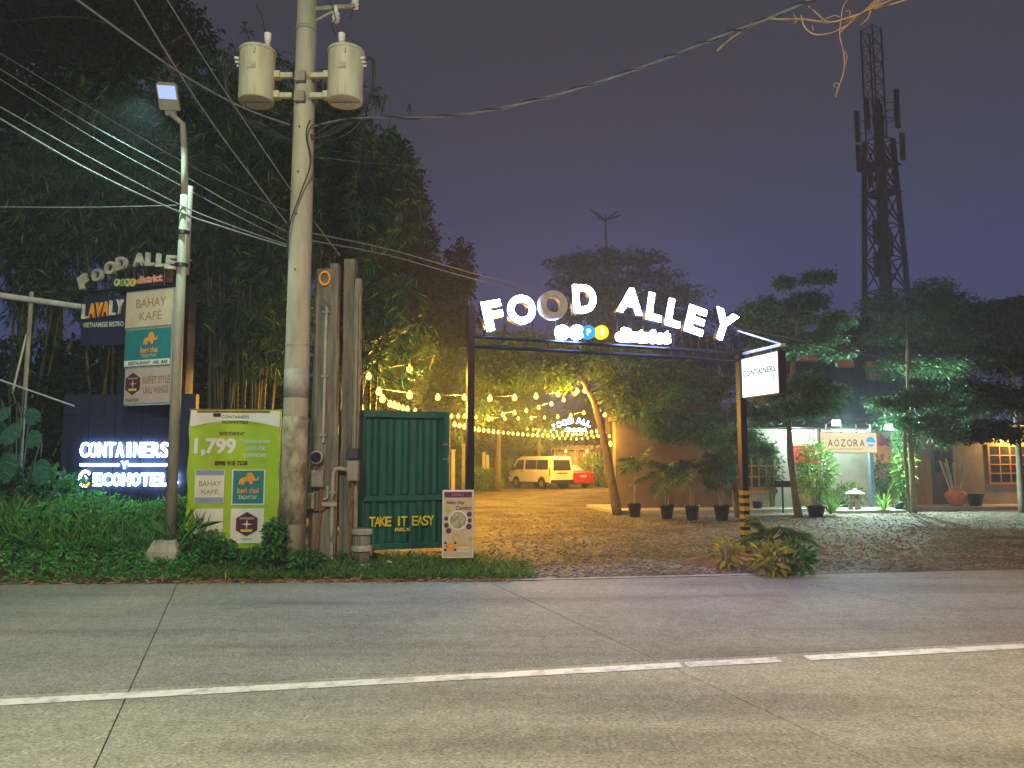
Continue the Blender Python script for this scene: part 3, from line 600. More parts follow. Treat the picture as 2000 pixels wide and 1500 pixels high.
# pipe frame at the far left
pf = empty('pipe_frame', P(60, 960, 13.0), 0, 'rusty pipe frame with a level arm at the left edge', 'pipe frame'); pf.location.z = 0
MB().tube([P(-40, 571, 12.6), P(158, 599, 13.3)], .05, 8).build('arm', 'pvc', pf, world=True)
MB().tube([(P(60, 570, 13.0).x, 13, 0), P(62, 570, 13.0)], .035, 8).build('post', 'palebark', pf, world=True)
MB().tube([P(24, 768, 12.9), P(52, 652, 13)], .018, 6).build('brace', 'pvc', pf, world=True); MB().tube([P(0, 742, 12.6), P(145, 793, 13.3)], .015, 6).build('lower_rail', 'pvc', pf, world=True)
# lime banner
bn = Plane((P(455, 930, 11.9).x, 11.9), R(4)); x0, x1, z0, z1 = bn.rect(366, 801, 545, 1071); w, h = x1 - x0, z1 - z0
ban = place(bn, 'rate_banner', 'lime green hotel rate banner with four logos beside the utility pole', 'banner')
def cloth(xa, xb, za, zb, y, amp=.006):
    n_, m_ = 14, 22; vs = [(xa + (xb - xa) * i / n_ + .012 * math.sin(j * .9) * (1 if i in (0, n_) else 0), y + amp * math.sin(i * .8 + j * .35), za + (zb - za) * j / m_ + (.012 * math.sin(i * 1.1) if j == 0 else 0)) for j in range(m_ + 1) for i in range(n_ + 1)]
    return MB().add(vs, [(j * (n_ + 1) + i, j * (n_ + 1) + i + 1, (j + 1) * (n_ + 1) + i + 1, (j + 1) * (n_ + 1) + i) for j in range(m_) for i in range(n_)])
cl = cloth(x0, x1, z0, z1, 0).build('cloth', 'lime', ban, smooth=True)
arc = [(x0 + .012, z1 - .01), (x0 + .012, z1 - h * .125)] + [(x0 + .012 + (w - .024) * t, z1 - h * (.125 - .048 * math.sin(math.pi * t))) for t in np.linspace(.05, .95, 14)] + [(x1 - .012, z1 - h * .125), (x1 - .012, z1 - .01)]
MB().prism(arc, -.0105, -.009).build('white_header', 'vinyl', ban)
MB().tube([(x0 - .02, .03, z1), (x1 + .02, .03, z1)], .02, 8).build('top_rail', 'rust', ban); MB().box(x0 + w * .08, x0 + w * .88, -.016, -.0115, z1 - .04, z1 - .01).build('batten', 'rust', ban)
for q in (x0 + .03, x1 - .03): MB().box(q - .025, q + .025, .02, .07, -.1, z1).build('frame_post', 'darktimber', ban)
MB().box(x0 + w * .26, x0 + w * .34, -.03, -.0115, z1 - .10, z1 - .05).build('clip', 'black', ban)
tx = lambda fx, fz: (x0 + w * fx, z1 - h * fz)
def bt(b, fx, fz, fh, fw, mat, **k): c = tx(fx, fz); text(b, c[0], c[1], h * fh, ban, mat, y=-.0115, width=w * fw, **k)
bt('CONTAINERS', .5, .05, .022, .30, 'black', bold=.01); bt('ECOHOTELS', .5, .088, .022, .28, 'black', bold=.01)
bt('RATE STARTS AT', .47, .172, .026, .27, 'maroon', bold=.03); bt('1,799', .29, .272, .135, .46, 'vinyl', bold=.045); bt('*', .56, .215, .02, .02, 'vinyl'); bt('*', .585, .215, .02, .02, 'vinyl')
bt('QUEEN ROOM', .75, .232, .03, .28, 'vinyl', bold=.02); bt('GOOD FOR', .73, .281, .03, .22, 'vinyl', bold=.02); bt('2 PERSONS', .73, .331, .03, .25, 'vinyl', bold=.02)
bt('0998 918 7238', .47, .388, .034, .36, 'maroon', bold=.04)
def pan(fx0, fx1, fz0, fz1, mat, nm='logo_panel'):
    a, b = tx(fx0, fz0), tx(fx1, fz1); return MB().box(a[0], b[0], -.0115, -.0088, b[1], a[1]).build(nm, mat, ban)
pan(.085, .405, .435, .675, 'vinyl'); pan(.092, .398, .438, .475, 'bluegrey', 'logo_band').location.y = -.002; pan(.092, .398, .635, .672, 'bluegrey', 'logo_band').location.y = -.002
bt('BAHAY', .25, .535, .04, .24, 'brownprint'); bt('KAF\u00c9', .25, .59, .04, .18, 'brownprint')
pan(.485, .85, .435, .69, 'vinyl'); pan(.50, .835, .442, .68, 'teal', 'logo_print').location.y = -.002
c = tx(.67, .502); elephant(c[0], c[1], w * .22, h * .095, -.0145, ban)
for o_ in (text('keri thai', *tx(.665, .585), h * .042, ban, 'orange', y=-.0145, width=w * .23, bold=.02), text('TAGAYTAY', *tx(.665, .635), h * .028, ban, 'vinyl', y=-.0145, width=w * .2)): pass
pan(.085, .405, .715, .955, 'vinyl'); bt('LAVALY', .245, .82, .028, .18, 'pinkpanel')
pan(.485, .85, .715, .965, 'vinyl'); c = tx(.665, .828); badge(c[0], c[1], w * .135, -.0125, ban); bt('Tagaytay', .665, .935, .016, .12, 'black')

# ================================================================== OLD POSTS BESIDE THE POLE
oa = Vector((P(633, 900, 11.95).x, 11.95, 0))
A = empty('service_post', oa, 0, 'broad dark weathered post with meters and pipes right of the utility pole', 'post')
MB().add([(x, y, z) for z, k in ((-.05, 1), (1.6, 1.03), (3.2, .96), (4.62, .93)) for x, y in ((-.19 * k, -.12), (.17 * k, -.14), (.18 * k, .14), (-.18 * k, .15))], [(i * 4 + j, i * 4 + (j + 1) % 4, i * 4 + 4 + (j + 1) % 4, i * 4 + 4 + j) for i in range(3) for j in range(4)] + [(12, 13, 14, 15)]).build('shaft', 'oldpost', A, bevel=.03)
ring(0, 0, .12, .085, 0, 2 * math.pi, -.012, .012, 20, .75).build('hose_ring', 'orange', A).location = (-.02, -.16, 4.45)
MB().tube([(.02, -.165, 1.9), (.02, -.165, 4.0)], .022, 8).build('conduit', 'pvc', A)
for z in (2.0, 2.9, 3.9): MB().box(-.03, .07, -.19, -.14, z, z + .03).build('pipe_clip', 'galv', A)
m = MB()
for k in range(7): m.tube(smooth([(.02, -.17, 4.0), (.02 + .09 * math.cos(k), -.2, 4.05 + .1 * math.sin(k * 2)), (.02 + .14 * math.cos(k * 1.7), -.17, 4.0 + .16 * math.sin(k * 1.3))], 3), .005, 4)
m.build('loose_wires', 'cablegrey', A)
def zz(v, y): return P(633, v, y).z
mz = zz(893, 11.75)
o = MB().tube([(0, 0, 0), (0, -.09, 0)], .095, 20).build('meter', 'galv', A); o.location = (-.06, -.15, mz)
MB().tube([(0, -.091, 0), (0, -.12, 0)], .078, 20).build('meter_glass', 'glass', o); MB().tube([(0, -.088, 0), (0, -.1, 0)], .1, 20).build('meter_rim', 'pvc', o)
def mbox(x, v, w, h, d, parent, base):
    z = zz(v, 11.75); o = MB().box(x - w / 2, x + w / 2, base - d, base, z - h / 2, z + h / 2).build('meter_box', 'meterbox', parent, bevel=.01)
    MB().box(x - w / 2 + .02, x + w / 2 - .02, base - d - .008, base - d - .001, z - h / 2 + .02, z + h / 2 - .02).build('door', 'meterbox', o)
mbox(-.05, 935, .20, .25, .11, A, -.13); mbox(-.16, 979, .16, .24, .10, A, -.13)
for pts, mt in (([(.0, -.16, zz(950, 11.75)), (.0, -.16, zz(1000, 11.75)), (-.03, -.16, .35), (-.03, -.16, .1)], 'rust'), ([(.1, -.16, zz(950, 11.75)), (.1, -.17, zz(972, 11.75)), (.04, -.17, zz(975, 11.75))], 'pvc'), ([(-.05, -.17, zz(904, 11.75)), (-.1, -.17, zz(915, 11.75)), (-.1, -.17, zz(921, 11.75))], 'rust'), ([(-.15, -.16, zz(995, 11.75)), (.02, -.17, zz(997, 11.75)), (.1, -.17, zz(985, 11.75))], 'rust')):
    MB().tube(smooth(pts, 4), .018, 7).build('pipe', mt, A)
def plank_post(u, v1, w, d, y, mat, label, lean=0):
    b = Vector((P(u, 1000, y).x, y, 0)); zt = P(u, v1, y).z; o = empty('timber_post', b, 0, label, 'post', 'old timber posts by the utility pole')
    n_ = 10; vs = []; fs_ = []
    for k in range(n_ + 1):
        z = zt * k / n_; j = [random.uniform(-.012, .012) for _ in range(4)]; l = lean * k / n_
        vs += [(-w / 2 + j[0] + l, -d / 2, z), (w / 2 + j[1] + l, -d / 2 + j[2], z), (w / 2 + l + j[3], d / 2, z), (-w / 2 + l, d / 2, z)]
    fs_ = [(i * 4 + j, i * 4 + (j + 1) % 4, i * 4 + 4 + (j + 1) % 4, i * 4 + 4 + j) for i in range(n_) for j in range(4)] + [(n_ * 4, n_ * 4 + 1, n_ * 4 + 2, n_ * 4 + 3)]
    MB().add(vs, fs_).build('shaft', mat, o, bevel=.008); return o
plank_post(651, 516, .13, .12, 11.88, 'wood', 'pale squared timber post pressed against the broad dark post', -.06)
TB = plank_post(675, 508, .17, .16, 12.0, 'oldpost', 'dark middle timber post of the cluster')
TC = plank_post(692, 545, .10, .10, 11.9, 'palebark', 'thin pale timber post nearest the green gate')
z = zz(915, 11.75); bx0 = TC.location.x
o = MB().box(-.09, .09, -.2, -.06, z - .19, z + .12).build('switch_box', 'meterbox', TC, bevel=.012); MB().box(-.07, .07, -.209, -.201, z - .17, z + .1).build('door', 'galv', o)
MB().box(-.11, .08, -.19, -.06, z + .125, z + .30).build('plastic_bag_wrap', 'container', TC, bevel=.03)
MB().tube([(.0, -.1, z + .28), (.0, -.1, 4.2)], .022, 8).build('conduit', 'galv', TC); MB().tube([(-.02, -.11, z - .19), (-.03, -.11, .05)], .022, 8).build('pipe', 'rust', TC)
MB().tube(smooth([(-.1, -.1, z - .02), (-.24, -.12, z - .0), (-.30, -.12, z - .06), (-.31, -.12, z - .3), (-.31, -.12, .55), (-.31, -.12, .1)], 5), .03, 8).build('pipe', 'pvc', TC)
MB().box(-.36, -.26, -.15, -.09, zz(962, 11.75) - .02, zz(962, 11.75) + .02).build('pipe_clip', 'galv', TC); MB().box(-.46, -.24, -.16, -.10, zz(985, 11.75) - .03, zz(985, 11.75) + .03).build('pipe_tee', 'pvc', TC)
bo = empty('concrete_bollard', (P(707, 1050, 11.55).x, 11.55, .02), 0, 'squat banded concrete bollard before the green gate', 'bollard')
MB().lathe([(.12, 0), (.12, .62)], seg=14).build('core', 'oldpost', bo, smooth=True)
for z in (.02, .28, .52): MB().lathe([(.13, 0), (.155, .015), (.155, .075), (.13, .09)], (0, 0, z), 14).build('band', 'concrete', bo)

# ================================================================== GREEN GATE, POSTER
gp = Plane((P(700, 940, 12.25).x, 12.25), R(20)); x0, x1, z0, z1 = gp.rect(700, 803, 876, 1072)
gate = place(gp, 'container_gate', 'green corrugated steel gate leaf with a yellow slogan', 'gate')
w = x1 - x0; zm = gp.at(785, 972)[1]
MB().box(x0, x1, .02, .05, z0, z1).build('panel', 'green', gate)
for a, b, c, d in ((x0, x1, z1 - .11, z1), (x0, x1, zm - .05, zm + .04), (x0, x1, z0, z0 + .10), (x0, x0 + .09, z0 + .101, z1 - .111), (x1 - .10, x1, z0 + .101, zm - .051), (x1 - .10, x1, zm + .041, z1 - .111)):
    MB().box(a, b, -.05, .019, c, d).build('frame_rail', 'green', gate, bevel=.008)
for u in (734, 764, 793, 822, 849):
    c = gp.at(u, 900)[0]
    for za, zb in ((zm + .06, z1 - .14), (z0 + .11, zm - .06)):
        m = MB().add([(c - .085, .019, za), (c - .045, -.045, za), (c + .005, -.045, za), (c + .07, .019, za), (c - .085, .019, zb), (c - .045, -.045, zb), (c + .005, -.045, zb), (c + .07, .019, zb)], [(0, 1, 5, 4), (1, 2, 6, 5), (2, 3, 7, 6), (0, 3, 2, 1), (4, 5, 6, 7)])
        m.build('rib', 'green', gate)
for v in (868, 897): q = gp.at(868, v); MB().box(q[0] - .05, q[0] + .04, -.075, -.051, q[1] - .015, q[1] + .015).build('latch', 'galv', gate, bevel=.004)
MB().tube([(x1 - .03, -.08, gp.at(868, 905)[1]), (x1 - .03, -.08, gp.at(868, 888)[1])], .012, 6).build('handle', 'galv', gate)
for k, ch in enumerate('TAKE IT EASY'):
    if ch != ' ':
        u = 727 + 10.4 * k; c = gp.at(u, 1019 - .25 * k, -.04); text(ch, c[0], c[1], .155, gate, 'yellow', y=-.048, bold=.02, ext=.002, width=.10 if ch != 'I' else .03, name='letter')
c = gp.at(787, 1034, -.04); text('RELX', c[0], c[1], .055, gate, 'yellow', y=-.048, bold=.04, width=.26)
pp_ = Plane((P(894, 1020, 11.75).x, 11.75), R(6)); x0, x1, z0, z1 = pp_.rect(864, 957, 925, 1090); w, h = x1 - x0, z1 - z0
po = place(pp_, 'poster_board', 'upright food poster board standing against the arch post', 'poster')
MB().box(x0, x1, .004, .03, z0, z1).build('board', 'white', po, bevel=.004); MB().box(x0 + .015, x1 - .015, 0, .0035, z0 + .02, z1 - .02).build('print', 'cream', po)
for q in (x0 + .06, x1 - .06): MB().box(q - .015, q + .015, .031, .06, -.05, z1 - .1).build('leg', 'darktimber', po)
tx = lambda fx, fz: (x0 + w * fx, z1 - h * fz)
def pt(b, fx, fz, fh, fw, mat, **k): text(b, *tx(fx, fz), h * fh, po, mat, y=-.002, width=w * fw, **k)
a, b = tx(.06, .03), tx(.94, .11); MB().box(a[0], b[0], -.003, -.0005, b[1], a[1]).build('header_strip', 'purple', po); text('LAVALY', *tx(.5, .07), h * .035, po, 'pinkred', y=-.004, width=w * .4)
pt('Rainy Day', .42, .19, .06, .6, 'maroon', shear=.25, bold=.02); pt('Comfort', .68, .265, .06, .5, 'maroon', shear=.25, bold=.02)
bw = MB().prism(disc(*tx(.5, .445), w * .31), -.004, -.0005).build('bowl_rim', 'white', po); MB().prism(disc(*tx(.5, .445), w * .265), -.0065, -.0045).build('bowl_food', 'noodle', po)
for fx, fz, rr in ((.86, .36, .085), (.87, .45, .07), (.85, .54, .095), (.12, .42, .07), (.13, .52, .08), (.2, .60, .09)): MB().prism(disc(*tx(fx, fz), w * rr, 10), -.003, -.0005).build('side_dish', 'purple', po)
MB().prism(disc(*tx(.17, .29), w * .1, 7), -.003, -.0005).build('herb_print', 'lime', po); MB().prism(disc(*tx(.9, .72), w * .08, 7), -.003, -.0005).build('herb_print', 'lime', po)
for k in range(6): a = tx(.06 + .06 * (k % 2) + .25 * (k // 3), .76 + .05 * (k % 3)); MB().box(a[0], a[0] + w * .08, -.003, -.0005, a[1] - h * .035, a[1]).build('cup_print', 'purple', po)
ring(*tx(.45, .71), w * .13, w * .10, 0, 6.28, -.003, -.0005, 16).build('swirl_print', 'orange', po); MB().prism(disc(*tx(.28, .83), w * .13, 8), -.0035, -.0005).build('drink_print', 'orange', po)
for k in range(3): a = tx(.5, .80 + .045 * k); MB().box(a[0], a[0] + w * .36, -.003, -.0005, a[1] - h * .016, a[1]).build('print_line', 'vinyl' if k else 'orange', po)

# ================================================================== LIT ENTRANCE ARCH
ap = Plane((P(917, 950, 12.1).x, 12.1), R(17)); arch = place(ap, 'entrance_arch', 'black steel entrance arch with arched glowing food alley letters', 'arch')
xl, xr = ap.at(918, 850)[0], ap.at(1450, 850)[0]
tl, tr_ = ap.at(928, 657)[1], ap.at(1440, 690)[1]; bl, br = ap.at(928, 676)[1], ap.at(1440, 704)[1]
MB().box(xl - .055, xl + .055, -.055, .055, -.05, ap.at(918, 598)[1]).build('post', 'darkmetal', arch)
o = MB().box(xr - .06, xr + .06, -.06, .06, -.05, tr_ + .05).build('post', 'darkmetal', arch)
zb = ap.at(1455, 958)[1]
for k in range(9): MB().box(xr - .064, xr + .064, -.064, .064, zb - .135 * k - .075, zb - .135 * k).build('yellow_band', 'dullyellow', o)
for (a, b), r_ in (((tl, tr_), .028), ((bl, br), .032)): MB().tube([(xl + .05, 0, a), (xr - .05, 0, b)], r_, 8).build('rail', 'darkmetal', arch)
n_ = 11
for k in range(1, n_): t = k / n_; x = xl + (xr - xl) * t; MB().box(x - .016, x + .016, -.016, .016, bl + (br - bl) * t + .03, tl + (tr_ - tl) * t - .025).build('strut', 'darkmetal', arch)
for u, v in ((945, 640), (985, 632), (1040, 625), (1085, 618), (1140, 610), (1205, 615), (1230, 625), (1255, 628), (1278, 630), (1297, 634), (1315, 640), (1332, 645), (1350, 652), (1365, 655), (1382, 660), (1398, 664), (1420, 668), (1432, 672)):
    q = ap.at(u, v, .05); t = (q[0] - xl) / (xr - xl); MB().box(q[0] - .011, q[0] + .011, .035, .06, tl + (tr_ - tl) * t, q[1]).build('letter_stay', 'darkmetal', arch)
for ch, u, v, wd, hp2, rt, lit in (('F', 963, 616, 38, 58, 13, 1), ('O', 1018, 605, 55, 57, 8, 1), ('O', 1081, 595, 55, 56, 5, 0), ('D', 1141, 584, 45, 56, 3, 1), ('A', 1231, 588, 50, 50, -7, 1), ('L', 1278, 600, 29, 54, -9, 1), ('L', 1316, 612, 29, 54, -12, 1), ('E', 1358, 626, 36, 54, -15, 1), ('Y', 1412, 636, 46, 60, -21, 1)):
    c = ap.at(u, v, -.06); sc = (ap.at(u, v - 10, -.06)[1] - ap.at(u, v + 10, -.06)[1]) / 20
    wx = (ap.at(u + 10, v, -.06)[0] - ap.at(u - 10, v, -.06)[0]) / 20
    L_ = text(ch, c[0] - .012, c[1] - .012, hp2 * sc, arch, 'darkmetal' if lit else 'letterwhite', y=.03, ext=.10, rot=R(rt), width=wd * wx, bold=.042, name='letter', res=6)
    text(ch, c[0], c[1], hp2 * sc * .97, L_, 'em_letter' if lit else 'pvc', y=-.0715, ext=.02, rot=R(rt), width=wd * wx * .97, bold=.038, name='letter_face', res=6)
for k, (u, mt, ch) in enumerate(((1099, 'em_letter', ''), (1127, 'em_letter', ''), (1149, 'em_blue', 'P'), (1175, 'em_yellow', 'S'))):
    c = ap.at(u, 649, -.06); d = MB().prism(disc(c[0], c[1], .118), -.08 - .003 * k, 0).build('disc', mt, arch)
    if ch: text(ch, c[0], c[1], .11, d, 'em_box', y=-.082 - .003 * k, bold=.02, name='letter')
    MB().box(c[0] - .01, c[0] + .01, .001, .02, tl - .1, c[1]).build('disc_stay', 'darkmetal', arch)
c = ap.at(1258, 655, -.06); wdt = ap.at(1310, 655)[0] - ap.at(1206, 655)[0]
text('district', c[0], c[1], .225, arch, 'em_letter', y=-.02, ext=.05, width=wdt, bold=.05, name='lettering')
text('district', c[0] - .01, c[1] - .01, .245, arch, 'pinkred', y=.02, ext=.038, width=wdt * 1.02, bold=.06, name='lettering_back')
# projecting light box
rp_ = arch.matrix_basis if False else None
rx, ry = (ap.o + ap.e * xr).x, (ap.o + ap.e * xr).y
kp = Plane((rx + .02, ry - .08), R(-74)); q = kp.rect(1447, 692, 1521, 774)
box = place(kp, 'light_box_sign', 'glowing white light box jutting toward the road from the striped arch post', 'sign')
MB().box(q[0], q[1], .0, .14, q[2], q[3]).build('case', 'darkmetal', box); MB().box(q[0] + .02, q[1] - .02, -.005, -.0005, q[2] + .02, q[3] - .02).build('lit_face', 'em_box', box)
w = q[1] - q[0]; h = q[3] - q[2]
M['boxprint'] = em('backlit_print', (.10, .14, .12), 1.0)
text('CONTAINERS', (q[0] + q[1]) / 2, q[2] + h * .60, h * .15, box, 'boxprint', y=-.007, width=w * .86, bold=.03); text('S', q[1] - w * .12, q[2] + h * .42, h * .14, box, 'boxprint', y=-.007, bold=.04)
text('E', q[0] + w * .10, q[2] + h * .42, h * .10, box, 'yellow', y=-.007)
zt = q[3]
MB().box(q[0] - .05, q[1] + .05, .02, .12, zt + .06, zt + .11).build('top_arm', 'pvc', box)
MB().tube([(q[1], .07, zt + .1), (q[0] - .1, .02, zt + .52)], .018, 6).build('stay_rod', 'pvc', box)
for t in (.2, .8): MB().box(q[0] + w * t - .012, q[0] + w * t + .012, .05, .08, zt, zt + .06).build('hanger', 'darkmetal', box)
#PART4
# ================================================================== RESTAURANT ROW
o_ = G(1195, 1005); fp = Plane((o_.x, o_.y), R(10))
# porch slab
x0, x1 = fp.at(1205, 1000)[0], fp.at(2120, 990)[0]
porch = place(fp, 'porch', None, None); porch_m = MB()
bpy.data.objects.remove(porch)
pm_ = MB()
for a, b in ((x0, fp.at(1640, 1000)[0]), (fp.at(1640, 1000)[0], x1)):
    pass
po_ = MB().box(x0, x1, .0, 3.6, -.05, .12).build('porch_floor', 'floor', None, bevel=.015); po_.location = fp.o; po_.rotation_euler = (0, 0, fp.a); struct(po_)
ap_ = MB().box(fp.at(1608, 1005)[0], fp.at(1735, 1005)[0], -.9, -.02, -.05, .10).build('entrance_step', 'floor', None, bevel=.015); ap_.location = fp.o; ap_.rotation_euler = (0, 0, fp.a); struct(ap_)
def lattice(rect, off, nx, nz, parent, frame='timber', fw=.05):
    a, b, c, d = fp.rect(*rect, off); y = off
    wn = MB(); wn.box(a - fw, b + fw, y - .06, y - .003, d, d + fw); wn.box(a - fw, b + fw, y - .06, y - .003, c - fw, c); wn.box(a - fw, a, y - .06, y - .003, c, d); wn.box(b, b + fw, y - .06, y - .003, c, d)
    o = wn.build('window', frame, parent)
    for i in range(nx):
        for j in range(nz):
            p0, p1 = a + (b - a) * i / nx, a + (b - a) * (i + 1) / nx; q0, q1 = c + (d - c) * j / nz, c + (d - c) * (j + 1) / nz
            MB().box(p0 + .015, p1 - .015, y - .022, y - .004, q0 + .015, q1 - .015).build('pane', 'glass', o)
    for i in range(1, nx): x = a + (b - a) * i / nx; MB().box(x - .02, x + .02, y - .05, y - .003, c, d).build('mullion', frame, o)
    for j in range(1, nz): z = c + (d - c) * j / nz; MB().box(a, b, y - .053, y - .0025, z - .02, z + .02).build('glazing_bar', frame, o)
    return o
def door(rect, off, parent, mat='timber', glass=True):
    a, b, c, d = fp.rect(*rect, off); c = .12; y = off
    m = MB(); m.box(a - .06, a, y - .06, y - .003, c, d + .06); m.box(b, b + .06, y - .06, y - .003, c, d + .06); m.box(a, b, y - .06, y - .003, d, d + .06)
    o = m.build('door', mat, parent); MB().box(a, b, y - .04, y - .004, c, d).build('door_leaf', mat, o)
    for k in range(2):
        w2 = (b - a) / 2
        MB().box(a + w2 * k + .06, a + w2 * (k + 1) - .06, y - .05, y - .0405, c + .12, c + (d - c) * .45).build('door_panel', mat, o)
        for j in range(2): MB().box(a + w2 * k + .06, a + w2 * (k + 1) - .06, y - .048, y - .0405, c + (d - c) * (.55 + .2 * j), c + (d - c) * (.72 + .2 * j)).build('pane', 'glass', o)
    MB().box(b - .07, b - .04, y - .075, y - .0405, c + .95, c + 1.1).build('door_handle', 'galv', o)
WO = 1.3
A_ = place(fp, 'brown_building', 'two-storey brown rendered building behind the potted palms', 'building')
a, b = fp.at(1203, 950, WO)[0], fp.at(1428, 950, WO)[0]
MB().box(a, b, WO, WO + .25, .12, 2.95).build('wall', 'brownwall', A_)
MB().add([(a, WO + .251, .12), (a + .25, WO + .251, .12), (a + 2.65, WO + 8, .12), (a + 2.4, WO + 8, .12), (a, WO + .251, 4.4), (a + .25, WO + .251, 4.4), (a + 2.65, WO + 8, 4.4), (a + 2.4, WO + 8, 4.4)], [(0, 1, 2, 3), (4, 7, 6, 5), (0, 4, 5, 1), (1, 5, 6, 2), (2, 6, 7, 3), (3, 7, 4, 0)]).build('side_wall', 'brownwall', A_)
MB().box(a - .15, b + .1, WO - .7, WO + .3, 2.96, 3.1).build('canopy', 'roof', A_)
u0 = fp.at(1235, 770, WO + .6)[0]
MB().box(u0, b, WO + .5, WO + .75, 3.101, 4.35).build('upper_wall', 'brownwall', A_)
for r_ in ((1245, 764, 1292, 781), (1300, 764, 1356, 781)):
    q = fp.rect(*r_, WO + .5); o = MB().box(q[0], q[1], WO + .45, WO + .499, q[2], q[3]).build('window', 'darktimber', A_)
    for k in range(3): w_ = (q[1] - q[0]) / 3; MB().box(q[0] + w_ * k + .03, q[0] + w_ * (k + 1) - .03, WO + .44, WO + .449, q[2] + .03, q[3] - .03).build('pane', 'glass', o)
MB().box(u0 - .3, b + .5, WO - .1, WO + 4, 4.36, 4.46).build('roof', 'roof', A_)
q = fp.rect(1278, 738, 1392, 746, WO - .2); MB().box(q[0], q[1], WO - .15, WO - .101, 4.37, 4.5).build('fascia', 'greywall', A_)
for u in (1250, 1395): x = fp.at(u, 770, WO)[0]; MB().box(x - .04, x + .04, WO - .05, WO + .03, 3.1, 4.36).build('balcony_post', 'darktimber', A_)
# pale restaurant
B_ = place(fp, 'restaurant', 'pale mint-lit restaurant front with lattice window and wooden door', 'building')
a, b, c = fp.at(1430, 920, WO)[0], fp.at(1610, 920, WO)[0], fp.at(1722, 920, WO)[0]
MB().box(a, b, WO, WO + .25, .12, 2.75).build('wall', 'palewall', B_)
MB().box(b + .002, c, WO + .25, WO + .45, .12, 2.75).build('recessed_wall', 'palewall', B_)
MB().box(a - .2, c + 2.0, WO - .9, WO + 5, 2.76, 2.9).build('roof', 'roof', B_)
lattice((1438, 868, 1509, 952), WO, 5, 4, B_, 'timber', .06)
q = fp.rect(1437, 957, 1512, 964, WO); MB().box(q[0], q[1], WO - .14, WO - .062, q[2], q[3]).build('window_sill', 'timber', B_)
door((1560, 880, 1600, 985), WO, B_)
q = fp.rect(1542, 866, 1608, 871, WO); MB().box(q[0], q[1], WO - .1, WO - .064, q[2], q[3]).build('lintel', 'timber', B_)
q = fp.rect(1546, 872, 1606, 905, WO - .15)
cur = empty('door_curtain', fp.o, fp.a, 'short red cloth curtain hung over the wooden restaurant door', 'curtain')
for k in range(4):
    w_ = (q[1] - q[0]) / 4; n5 = 6; vs = [(q[0] + w_ * (k + i / n5) + (.008 if i == 0 else 0), WO - .16 + .02 * math.sin(i * 1.6 + k), zz_) for zz_ in (q[2], q[3]) for i in range(n5 + 1)]
    MB().add(vs, [(i, i + 1, n5 + 2 + i, n5 + 1 + i) for i in range(n5)]).build('cloth_panel', 'red', cur)
MB().tube([(q[0] - .05, WO - .16, q[3] + .01), (q[1] + .05, WO - .16, q[3] + .01)], .018, 6).build('rod', 'darktimber', cur)
pc = fp.at(1702, 930, WO - .7)[0]
MB().box(pc - .07, pc + .07, WO - .77, WO - .63, .12, 2.755).build('column', 'bluegrey', B_, bevel=.01)
x = fp.at(1600, 850, WO - .7)[0]; MB().box(x - .05, x + .05, WO - .75, WO - .65, 2.0, 2.755).build('bracket_post', 'darktimber', B_)
nb = 15; xa, xb = fp.at(1612, 838)[0], fp.at(1765, 838)[0]
for k in range(nb): xx_ = xa + (xb - xa) * k / nb; MB().add([(xx_, WO - 1.3, 2.86), (xx_ + .1, WO - 1.3, 2.90), (xx_ + (xb - xa) / nb - .005, WO - 1.3, 2.86), (xx_, WO + .2, 3.06), (xx_ + .1, WO + .2, 3.10), (xx_ + (xb - xa) / nb - .005, WO + .2, 3.06)], [(0, 1, 4, 3), (1, 2, 5, 4), (0, 2, 1), (3, 4, 5), (0, 3, 5, 2)]).build('roof_sheet', 'roof', B_)
q = fp.rect(1605, 844, 1713, 885, WO - 1.25)
az = empty('restaurant_sign', fp.o, fp.a, 'cream lit restaurant board with dark letters and a blue-green mark', 'sign')
y = WO - 1.25; MB().box(q[0], q[1], y, y + .06, q[2], q[3]).build('board', 'timber', az); MB().box(q[0] + .02, q[1] - .02, y - .006, y - .001, q[2] + .02, q[3] - .02).build('face', 'em_aozora', az)
w, h = q[1] - q[0], q[3] - q[2]
for k, ch in enumerate('AOZORA'): text(ch, q[0] + w * (.15 + .115 * k), q[2] + h * .48, h * .34, az, 'black', y=y - .009, width=w * .085, bold=.0, name='letter')
text('JAPANESE RESTAURANT', q[0] + w * .44, q[2] + h * .18, h * .10, az, 'brownprint', y=y - .009, width=w * .6)
MB().prism(disc(q[0] + w * .88, q[2] + h * .55, h * .24, 16), y - .009, y - .0065).build('round_mark', 'em_blue', az); MB().box(q[0] + w * .80, q[0] + w * .95, y - .012, y - .0095, q[2] + h * .42, q[2] + h * .52).build('mark_stripe', 'em_aozora', az)
for t in (.1, .37, .64, .9): MB().box(q[0] + w * t - .02, q[0] + w * t + .02, y + .01, y + .05, q[3], 2.87).build('hanger', 'white', az)
def flood(u, v, off, label, Wt, aim):
    x, z = fp.at(u, v, off); wpz = fp.o + fp.e * x + fp.n * off + Vector((0, 0, z)); t = empty('floodlight', wpz, fp.a, label, 'floodlight', 'floodlights on the restaurant roof')
    MB().box(-.17, .17, .0, .07, -.10, .10).build('housing', 'darkmetal', t, bevel=.01); MB().box(-.15, .15, -.012, -.001, -.085, .085).build('lens', 'em_flood', t)
    MB().box(-.19, .19, .071, .1, -.03, .02).build('yoke', 'galv', t)
    lp0 = wpz + fp.n * -.12 + Vector((0, 0, -.02)); point_light('floodlight_light', lp0, Wt, (.66, 1.0, .86), .05, R(172), lp0 + fp.n * -3.2 + Vector((0, 0, -1.3)), .35)
flood(1633, 826, WO - 1.35, 'bright floodlight on the roof edge left of the curved roof', 1700, None)
